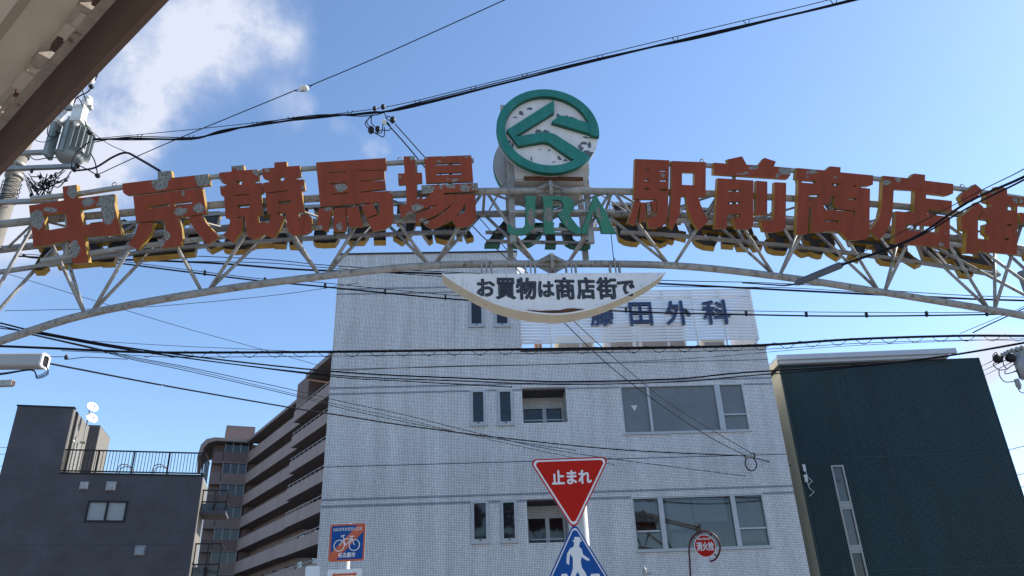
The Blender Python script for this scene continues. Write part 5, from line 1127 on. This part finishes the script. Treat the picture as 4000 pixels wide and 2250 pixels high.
cable('overhead_cable', 'upper branch cable rising to the right from the trunk cable', [(3800, 1300, 14), (3860, 1270, 13.6), (4000, 1205, 12.8), (4300, 1060, 11.5)], .012)
cable('overhead_cable', 'fine wire beside the branch cable rising at the right', [(3750, 1303, 14), (3900, 1240, 13.4), (4000, 1197, 12.8), (4300, 1045, 11.5)], .006, 'wiregrey')
# ------------------------------------------------------------------ closure box and tube end at the left edge
ca0 = at(0, 1405, 11.8); ca1 = at(172, 1412, 11.8)
cx_ = thing('cable_closure', 'long grey cable closure with white open end below the trunk cable', 'cable closure', (ca1.x, ca1.y, ca1.z), 0)
prof = [(-.125, -.06), (-.10, -.115), (.09, -.115), (.125, -.07), (.125, .07), (.10, .115), (-.10, .115), (-.125, .06)]
k = MB(); vs = [(-1.1, y, z + .04) for z, y in prof] + [(0, y, z) for z, y in prof]; n = len(prof)
k.add(vs, [(i, (i + 1) % n, (i + 1) % n + n, i + n) for i in range(n)] + [tuple(range(n))[::-1]]); k.build('shell', M['closure'], cx_)
k = MB(); vs = [(0, y * 1.04, z * 1.04) for z, y in prof] + [(.03, y * 1.02, z * 1.02) for z, y in prof] + [(.03, y * .62, z * .72) for z, y in prof]
k.add(vs, [(i, (i + 1) % n, (i + 1) % n + n, i + n) for i in range(n)] + [(n + i, n + (i + 1) % n, (i + 1) % n + 2 * n, i + 2 * n) for i in range(n)]); k.build('end_cap', M['dish'], cx_)
k = MB(); k.add([(.012, y * .62, z * .72) for z, y in prof], [tuple(range(n))]); k.build('end_seal', M['black'], cx_)
for i in range(9):
    a = rnd.uniform(.05, .2); MB().tube(spline([(.03, rnd.uniform(-.05, .05), -.06), (.10 + a * .4, -.05, -.1 - a), (.02, -.1, -.22 - a * .8), (-.12, -.08, -.14 - a * .3), (-.45 - a, -.1, -.16 - a * .6), (-.9, -.05, -.2), (-1.1, 0, -.1)], 6), .003, 4).build('loose_wire', M['wire'], cx_)
MB().tube([(.03, 0, .08), (.32, 0, .07), (.37, 0, .02), (.7, 0, .05), (1.3, .2, .06)], .007, 5).build('tail_wire', M['wire'], cx_); MB().lathe([(.02, -.04), (.035, 0), (.02, .04)], (.36, 0, .06), 'z', 8).build('clamp', M['black'], cx_)
ta = at(52, 1497, 11.2); t = thing('square_tube_arm', 'pale square tube end poking in at the left edge under the closure', 'tube arm', ta, 0)
k = MB(); k.box(-1.2, 0, -.045, .045, -.045, .045); k.build('tube', M['closure'], t); MB().box(.001, .012, -.03, .03, -.035, .035).build('end_plug', M['fascia'], t); MB().lathe([(.008, -.002), (.008, 0)], (-.13, -.046, 0), 'y', 8).build('bolt_hole', M['black'], t)

# ------------------------------------------------------------------ right pole hardware
rp0 = at(4140, 1450, 16.5)
rpole = thing('utility_pole', 'utility pole with strain insulators at the right edge of the picture', 'utility pole', (rp0.x, rp0.y, 0), 0)
MB().tube([(0, 0, 0), (0, 0, 9.5)], [.17, .13], 14).build('shaft', M['concrete'], rpole, True); MB().box(-.95, .5, -.16, -.08, rp0.z + .42, rp0.z + .5).build('crossarm', M['galv'], rpole); MB().box(-.95, .4, -.16, -.08, rp0.z - .55, rp0.z - .48).build('crossarm', M['galv'], rpole)
Zr = lambda x, y: (3600 + x / 3.22, 1150 + y / 3.22)
def rel(px, py, Y=16.3): p = at(*Zr(px, py), Y); return p - Vector((rp0.x, rp0.y, 0))
for a, b_ in (((1000, 775), (1110, 715)), ((1150, 775), (1250, 730)), ((1110, 715), (1288, 665)), ((1250, 800), (1310, 770))):
    A, Bv = rel(*a), rel(*b_)
    k = MB()
    for i in range(3):
        c = A.lerp(Bv, (i + .5) / 3); k.lathe([(.02, -.05), (.055, -.02), (.055, .02), (.02, .05)], c, 'x', 10)
    k.tube([A, Bv], .015, 6); k.build('strain_insulator', M['galv'], rpole)
for px, py in ((960, 810), (1115, 800)): MB().lathe([(.03, -.1), (.09, -.06), (.11, .02), (.05, .1)], rel(px, py), 'z', 10).build('connector', M['black'], rpole)
for pts in ([(940, 860), (895, 780), (935, 730), (960, 770)], [(940, 860), (900, 880), (970, 945), (1070, 945)], [(1110, 730), (1030, 780), (1030, 880), (1075, 940)], [(1075, 940), (1160, 880), (1210, 900), (1190, 960), (1060, 1000), (1050, 960)], [(975, 950), (980, 1020), (1050, 1100), (1190, 1090)], [(1210, 1160), (1235, 1220), (1300, 1245)], [(1160, 965), (1220, 990), (1230, 1050), (1280, 1080)]):
    MB().tube(spline([rel(*p) for p in pts], 6), .011, 5).build('jumper', M['wire'], rpole)
MB().lathe([(.05, -.28), (.13, -.2), (.14, .15), (.08, .3)], rel(1268, 920), 'z', 12).build('arrester', M['galv'], rpole, True); MB().lathe([(.03, -.13), (.06, -.05), (.05, .1)], rel(1210, 1120), 'z', 8).build('arrester', M['galv'], rpole)
for i, (a, b_) in enumerate((((750, 905), (935, 815)), ((770, 962), (1090, 812)), ((790, 1020), (1270, 790)))):
    p0 = at(*Zr(*a), 40); p1 = at(*Zr(*b_), 16.3); ob = MB().tube([Vector((0, 0, 0)), p1 - p0], .012, 5).build('line_wire', M['wiregrey']); ob.location = p0; tag(ob, ('upper', 'middle', 'lower')[i] + ' of three line wires ending at the right pole insulators', 'wire')
for y0, y1, lab in ((1757, 1743, 'highest'), (1860, 1850, 'middle'), (1906, 1901, 'lowest')):
    cable('far_wire', lab + ' short far wire right of the green building', [(3900, y0 + 15, 45), (4000, y1, 42), (4200, y1 - 30, 38)], .02, 'wiregrey', 'wire')
for y0, y1, lab in ((1749, 1748, 'highest'), (1776, 1774, 'middle'), (1823, 1820, 'lowest')):
    cable('far_wire', lab + ' short far wire left of the charcoal building', [(-100, y0, 60), (60, y1, 60), (200, y1 + 4, 60)], .02, 'wiregrey', 'wire')

# ------------------------------------------------------------------ road signs
def rtri(pts, r_, n=6):
    o = []
    for i in range(3):
        a, b_, c = Vector(pts[i - 1]), Vector(pts[i]), Vector(pts[(i + 1) % 3]); d1_ = (a - b_).normalized(); d2_ = (c - b_).normalized()
        ang = d1_.angle(d2_); t = r_ / math.tan(ang / 2); p1, p2 = b_ + d1_ * t, b_ + d2_ * t; cen = b_ + (d1_ + d2_).normalized() * (r_ / math.sin(ang / 2))
        a1 = math.atan2((p1 - cen).y, (p1 - cen).x); a2 = math.atan2((p2 - cen).y, (p2 - cen).x); dd = (a2 - a1 + math.pi) % (2 * math.pi) - math.pi
        o += [(cen.x + r_ * math.cos(a1 + dd * j / n), cen.y + r_ * math.sin(a1 + dd * j / n)) for j in range(n + 1)]
    return o
SG = Frame((0, 8.6, 0), 1.0)
def r7s(x, y, yy=0.0): return SG.hit(*r7(x, y), yy)
tl, trr, bb = r7s(165, 585), r7s(672, 592), r7s(447, 1065)
scx = (tl[0] + trr[0]) / 2; stz = (tl[1] + trr[1]) / 2; sw = trr[0] - tl[0]; sh = stz - bb[1]
PXs = r7s(535, 1150, .1)[0]
sg = thing('stop_sign', 'red inverted triangle stop sign above a blue crossing sign on a white post', 'road sign', SG.w(PXs, .1, 0), SG.yaw)
MB().tube([(0, 0, 0), (0, 0, stz + .1 - .45)], .045, 16).build('post', M['polewhite'], sg, True); MB().lathe([(.046, 0), (.04, .02), (.01, .03)], (0, 0, stz - .35), 'z', 16).build('post_cap', M['polewhite'], sg)
def sgn(pl, rad, y, m_, name, th=.003, par=sg): return MB().plate([[(x - PXs, z) for x, z in rtri(pl, rad)]], y, y + th, 0, 0, 0).build(name, m_, par)
big = [(scx - sw / 2 - .07, stz), (scx, bb[1] - .085), (scx + sw / 2 + .07, stz)]
def shrink(tr_, d):
    c = Vector((sum(p[0] for p in tr_) / 3, sum(p[1] for p in tr_) / 3)); inr = min(abs(tr_[0][1] - c.y), abs(tr_[1][1] - c.y)) if True else 1
    f = 1 - d / inr; return [(c.x + (p[0] - c.x) * f, c.y + (p[1] - c.y) * f) for p in tr_]
st_ = MB().plate([[(x - PXs, z) for x, z in rtri(big, .05)]], -.142, -.13, 0, 1, 1).build('stop_plate', [M['redsign'], M['signback']], sg)
sgn(shrink(big, .014), .043, -.145, M['signwhite'], 'white_border', .002, st_); sgn(shrink(big, .034), .034, -.148, M['redsign'], 'red_field', .002, st_)
h = [r7s(*p) for p in ((287, 680), (577, 680), (577, 776), (287, 776))]
text_on('stop_lettering', '止まれ', (h[0][0] - PXs, h[1][0] - PXs, h[2][1], h[0][1]), -.149, [M['signwhite']], st_, .001, 0, .0055)
MB().box(-.20, .0, -.128, -.05, stz - .18, stz - .14).build('clamp_bracket', M['signback'], sg); MB().box(-.20, .0, -.128, -.05, bb[1] + .25, bb[1] + .29).build('clamp_bracket', M['signback'], sg)
# crossing sign
ap_, = [r7s(457, 1083)]
gl_ = r7s(300, 1430); slope = (ap_[0] - gl_[0]) / (ap_[1] - gl_[1])
ch_ = .80; zb_ = ap_[1] - ch_; tri2 = [(ap_[0], ap_[1] + .045), (ap_[0] - (ch_ + .05) * slope * .99, zb_), (ap_[0] + (ch_ + .05) * slope * 1.0, zb_)]
cr_ = MB().plate([[(x - PXs, z) for x, z in rtri(tri2, .045)]], -.142, -.13, 0, 1, 1).build('crossing_plate', [M['bluesign'], M['signback']], sg)
sgn(shrink(tri2, .016), .038, -.145, M['signwhite'], 'white_border', .002, cr_); sgn(shrink(tri2, .030), .032, -.148, M['bluesign'], 'blue_field', .002, cr_)
MB().box(-.20, .0, -.128, -.05, ap_[1] - .45, ap_[1] - .41).build('clamp_bracket', M['signback'], sg)
wk = [(455, 1167), (497, 1167), (503, 1190), (516, 1197), (497, 1202), (492, 1228), (489, 1238), (510, 1255), (520, 1295), (568, 1330), (566, 1341), (545, 1338), (508, 1312), (503, 1345), (510, 1390), (535, 1425), (560, 1480), (590, 1560), (560, 1570), (480, 1420), (440, 1500), (400, 1570), (370, 1560), (420, 1480), (445, 1400), (445, 1320), (425, 1290), (420, 1330), (418, 1370), (404, 1365), (398, 1350), (402, 1290), (425, 1250), (450, 1238), (455, 1205), (440, 1197), (455, 1188)]
MB().plate([[(lambda q_: (q_[0] - PXs, q_[1]))(r7s(*p)) for p in wk]], -.150, -.1485, 0, 0, 0).build('walker_pictogram', M['signwhite'], cr_)
for a, b_ in ((355, 405), (570, 640)):
    q_ = [r7s(*p) for p in ((a + 8, 1437), (b_ - 4, 1435), (b_ + 30, 1500), (a - 10, 1500))]; MB().plate([[(x - PXs, z) for x, z in q_]], -.150, -.1485, 0, 0, 0).build('stripe_mark', M['signwhite'], cr_)

# bicycle sign
BG = Frame((-2.1, 9.6, 0), -2.0)
def r6b(x, y): return BG.hit(*r6(x, y))
qd = [r6b(78, 1066), r6b(336, 1064), r6b(325, 1338), r6b(60, 1345)]
bx0 = (qd[0][0] + qd[3][0]) / 2; bx1 = (qd[1][0] + qd[2][0]) / 2; bz0 = (qd[2][1] + qd[3][1]) / 2; bz1 = (qd[0][1] + qd[1][1]) / 2
bsg = thing('bicycle_sign', 'blue square no bicycle parking sign with orange diagonal on a white post', 'road sign', BG.w((bx0 + bx1) / 2, 0, 0), BG.yaw)
BW = (bx1 - bx0) / 2; BH = bz1 - bz0
def rrect(x0, x1, z0, z1, r_, n=5):
    o = []
    for cx_2, cz_2, a0 in ((x1 - r_, z1 - r_, 0), (x0 + r_, z1 - r_, 90), (x0 + r_, z0 + r_, 180), (x1 - r_, z0 + r_, 270)):
        o += [(cx_2 + r_ * math.cos(R(a0 + 90 * j / n)), cz_2 + r_ * math.sin(R(a0 + 90 * j / n))) for j in range(n + 1)]
    return o
MB().tube([(0, .06, 0), (0, .06, bz1 + .01)], .032, 14).build('post', M['polewhite'], bsg, True)
pl_ = MB().plate([rrect(-BW, BW, bz0, bz1, .035)], 0, .012, 0, 1, 1).build('plate', [M['orangesign'], M['signback']], bsg)
MB().plate([rrect(-BW + .022, BW - .022, bz0 + .022, bz1 - .022, .02)], -.003, -.001, 0, 0, 0).build('blue_field', M['bluesign'], pl_)
e = .024; dwd = .075
MB().plate([[(-BW + e, bz0 + e), (-BW + e + dwd, bz0 + e), (BW - e, bz1 - e - dwd), (BW - e, bz1 - e), (BW - e - dwd, bz1 - e), (-BW + e, bz0 + e + dwd)]], -.005, -.0035, 0, 0, 0).build('diagonal_stripe', M['orangesign'], pl_)
text_on('top_lettering', '自転車等放置禁止区域', (-BW * .80, BW * .80, bz1 - BH * .195, bz1 - BH * .10), -.0055, [M['signwhite']], pl_, .001, 0, .0)
text_on('bottom_lettering', '名古屋市', (-BW * .46, BW * .50, bz0 + BH * .10, bz0 + BH * .235), -.0055, [M['signwhite']], pl_, .001, 0, .0018)
bk = MB(); yk = -.007
for cx_2 in (-BW * .43, BW * .42):
    bk.tube([(cx_2 + BW * .29 * math.cos(a * .2618), yk, bz0 + BH * .42 + BW * .29 * math.sin(a * .2618)) for a in range(24)], .0062, 6, closed=True)
wl, wr, zc = -BW * .43, BW * .42, bz0 + BH * .42
for a, b_ in (((wl, zc), (-.04, zc + BH * .17)), ((-.04, zc + BH * .17), (.06, zc + BH * .17)), ((-.04, zc + BH * .17), (-.02, zc)), ((wl, zc), (-.02, zc)) if False else ((-.02, zc + .0), (.06, zc + BH * .17)), ((.06, zc + BH * .17), (wr, zc)), ((.06, zc + BH * .17), (.055, zc + BH * .22)), ((.025, zc + BH * .235), (.085, zc + BH * .235)), ((-.04, zc + BH * .17), (-.055, zc + BH * .27)), ((-.055, zc + BH * .27), (-.03, zc + BH * .275)), ((-.075, zc + BH * .27), (-.07, zc + BH * .22))):
    bk.tube([(a[0], yk, a[1]), (b_[0], yk, b_[1])], .0062, 6)
bk.build('bicycle_pictogram', M['signwhite'], pl_)
lp0 = r6b(60, 1405)[1]
l2 = MB().plate([rrect(-BW * 1.0, BW * .88, lp0 - .2, lp0, .012)], .0, .012, 0, 1, 1).build('lower_plate', [M['signwhite'], M['signback']], bsg)
zt_ = lp0 - .05
MB().plate([[(-BW * .75, zt_ - .012), (-BW * .58, zt_ + .014), (-BW * .58, zt_ + .003), (BW * .48, zt_ + .003), (BW * .48, zt_ + .016), (BW * .66, zt_ - .010), (BW * .48, zt_ - .036), (BW * .48, zt_ - .022), (-BW * .58, zt_ - .022), (-BW * .58, zt_ - .036)]], -.003, -.001, 0, 0, 0).build('double_arrow', M['orangesign'], l2)

# hydrant sign
HG = Frame((4.7, 20.4, 0), 0)
def r7h(x, y): return HG.hit(*r7(x, y))
hc = r7h(1420, 1228); hr = (r7h(1502, 1228)[0] - r7h(1340, 1228)[0]) / 2
hy = thing('hydrant_sign', 'small round red fire hydrant sign hung in a curled dark red post', 'road sign', HG.w(hc[0], 0, 0), 0)
pp = [(lambda q_: (q_[0] - hc[0], 0, q_[1]))(r7h(*p)) for p in ((1312, 1449), (1306, 1330), (1303, 1240), (1318, 1180), (1355, 1138), (1410, 1120), (1465, 1133), (1510, 1175), (1530, 1235), (1518, 1290), (1490, 1330), (1455, 1340))]
MB().tube([(pp[0][0], 0, 0)] + spline(pp, 4), .024, 10).build('curled_post', M['hyred'], hy, True)
dk = MB().lathe([(.02, .02), (hr, .02), (hr, 0), (.02, 0)], (0, 0, hc[1]), 'y', 32).build('disc', M['signwhite'], hy)
MB().lathe([(.02, -.001), (hr * .93, -.001), (hr * .93, -.003), (.02, -.003)], (0, 0, hc[1]), 'y', 32).build('red_field', M['redsign'], dk)
text_on('upper_lettering', 'FIRE HYDRANT', (-hr * .62, hr * .62, hc[1] + hr * .52, hc[1] + hr * .70), -.004, [M['signwhite']], dk, .001, 0, .002)
text_on('main_lettering', '消火栓', (-hr * .80, hr * .80, hc[1] - hr * .42, hc[1] + hr * .36), -.004, [M['signwhite']], dk, .001, 0, .006)
for a in (55, 135, 315): MB().tube([(hr * math.cos(R(a)), .01, hc[1] + hr * math.sin(R(a))), (hr * 1.35 * math.cos(R(a)), .01, hc[1] + hr * 1.35 * math.sin(R(a)))], .018, 6).build('holder', M['hyred'], hy)
# small things at the bottom edge
p = at(2517, 2225, 19.5); t = thing('slim_post', 'tip of a slim grey post at the bottom edge before the clinic', 'post', (p.x, p.y, 0), 0); MB().tube([(0, 0, 0), (0, 0, p.z), (0, 0, p.z + .08)], [.05, .05, .01], 10).build('shaft', M['galv'], t); MB().box(.0, .16, -.02, .02, p.z - .12, p.z - .07).build('arm', M['galv'], t)
p = at(1222, 2232, 19.8); t = thing('white_sign_box', 'top of a white rounded box at the bottom edge left of the bicycle sign', 'sign box', (p.x, p.y, 0), 0); MB().plate([rrect(-.17, .17, p.z - 1.4, p.z + .12, .05)], -.06, .06, 0, 0, 0).build('box', M['dish'], t); MB().tube([(0, 0, 0), (0, 0, p.z - 1.41)], .05, 10).build('post', M['polewhite'], t)
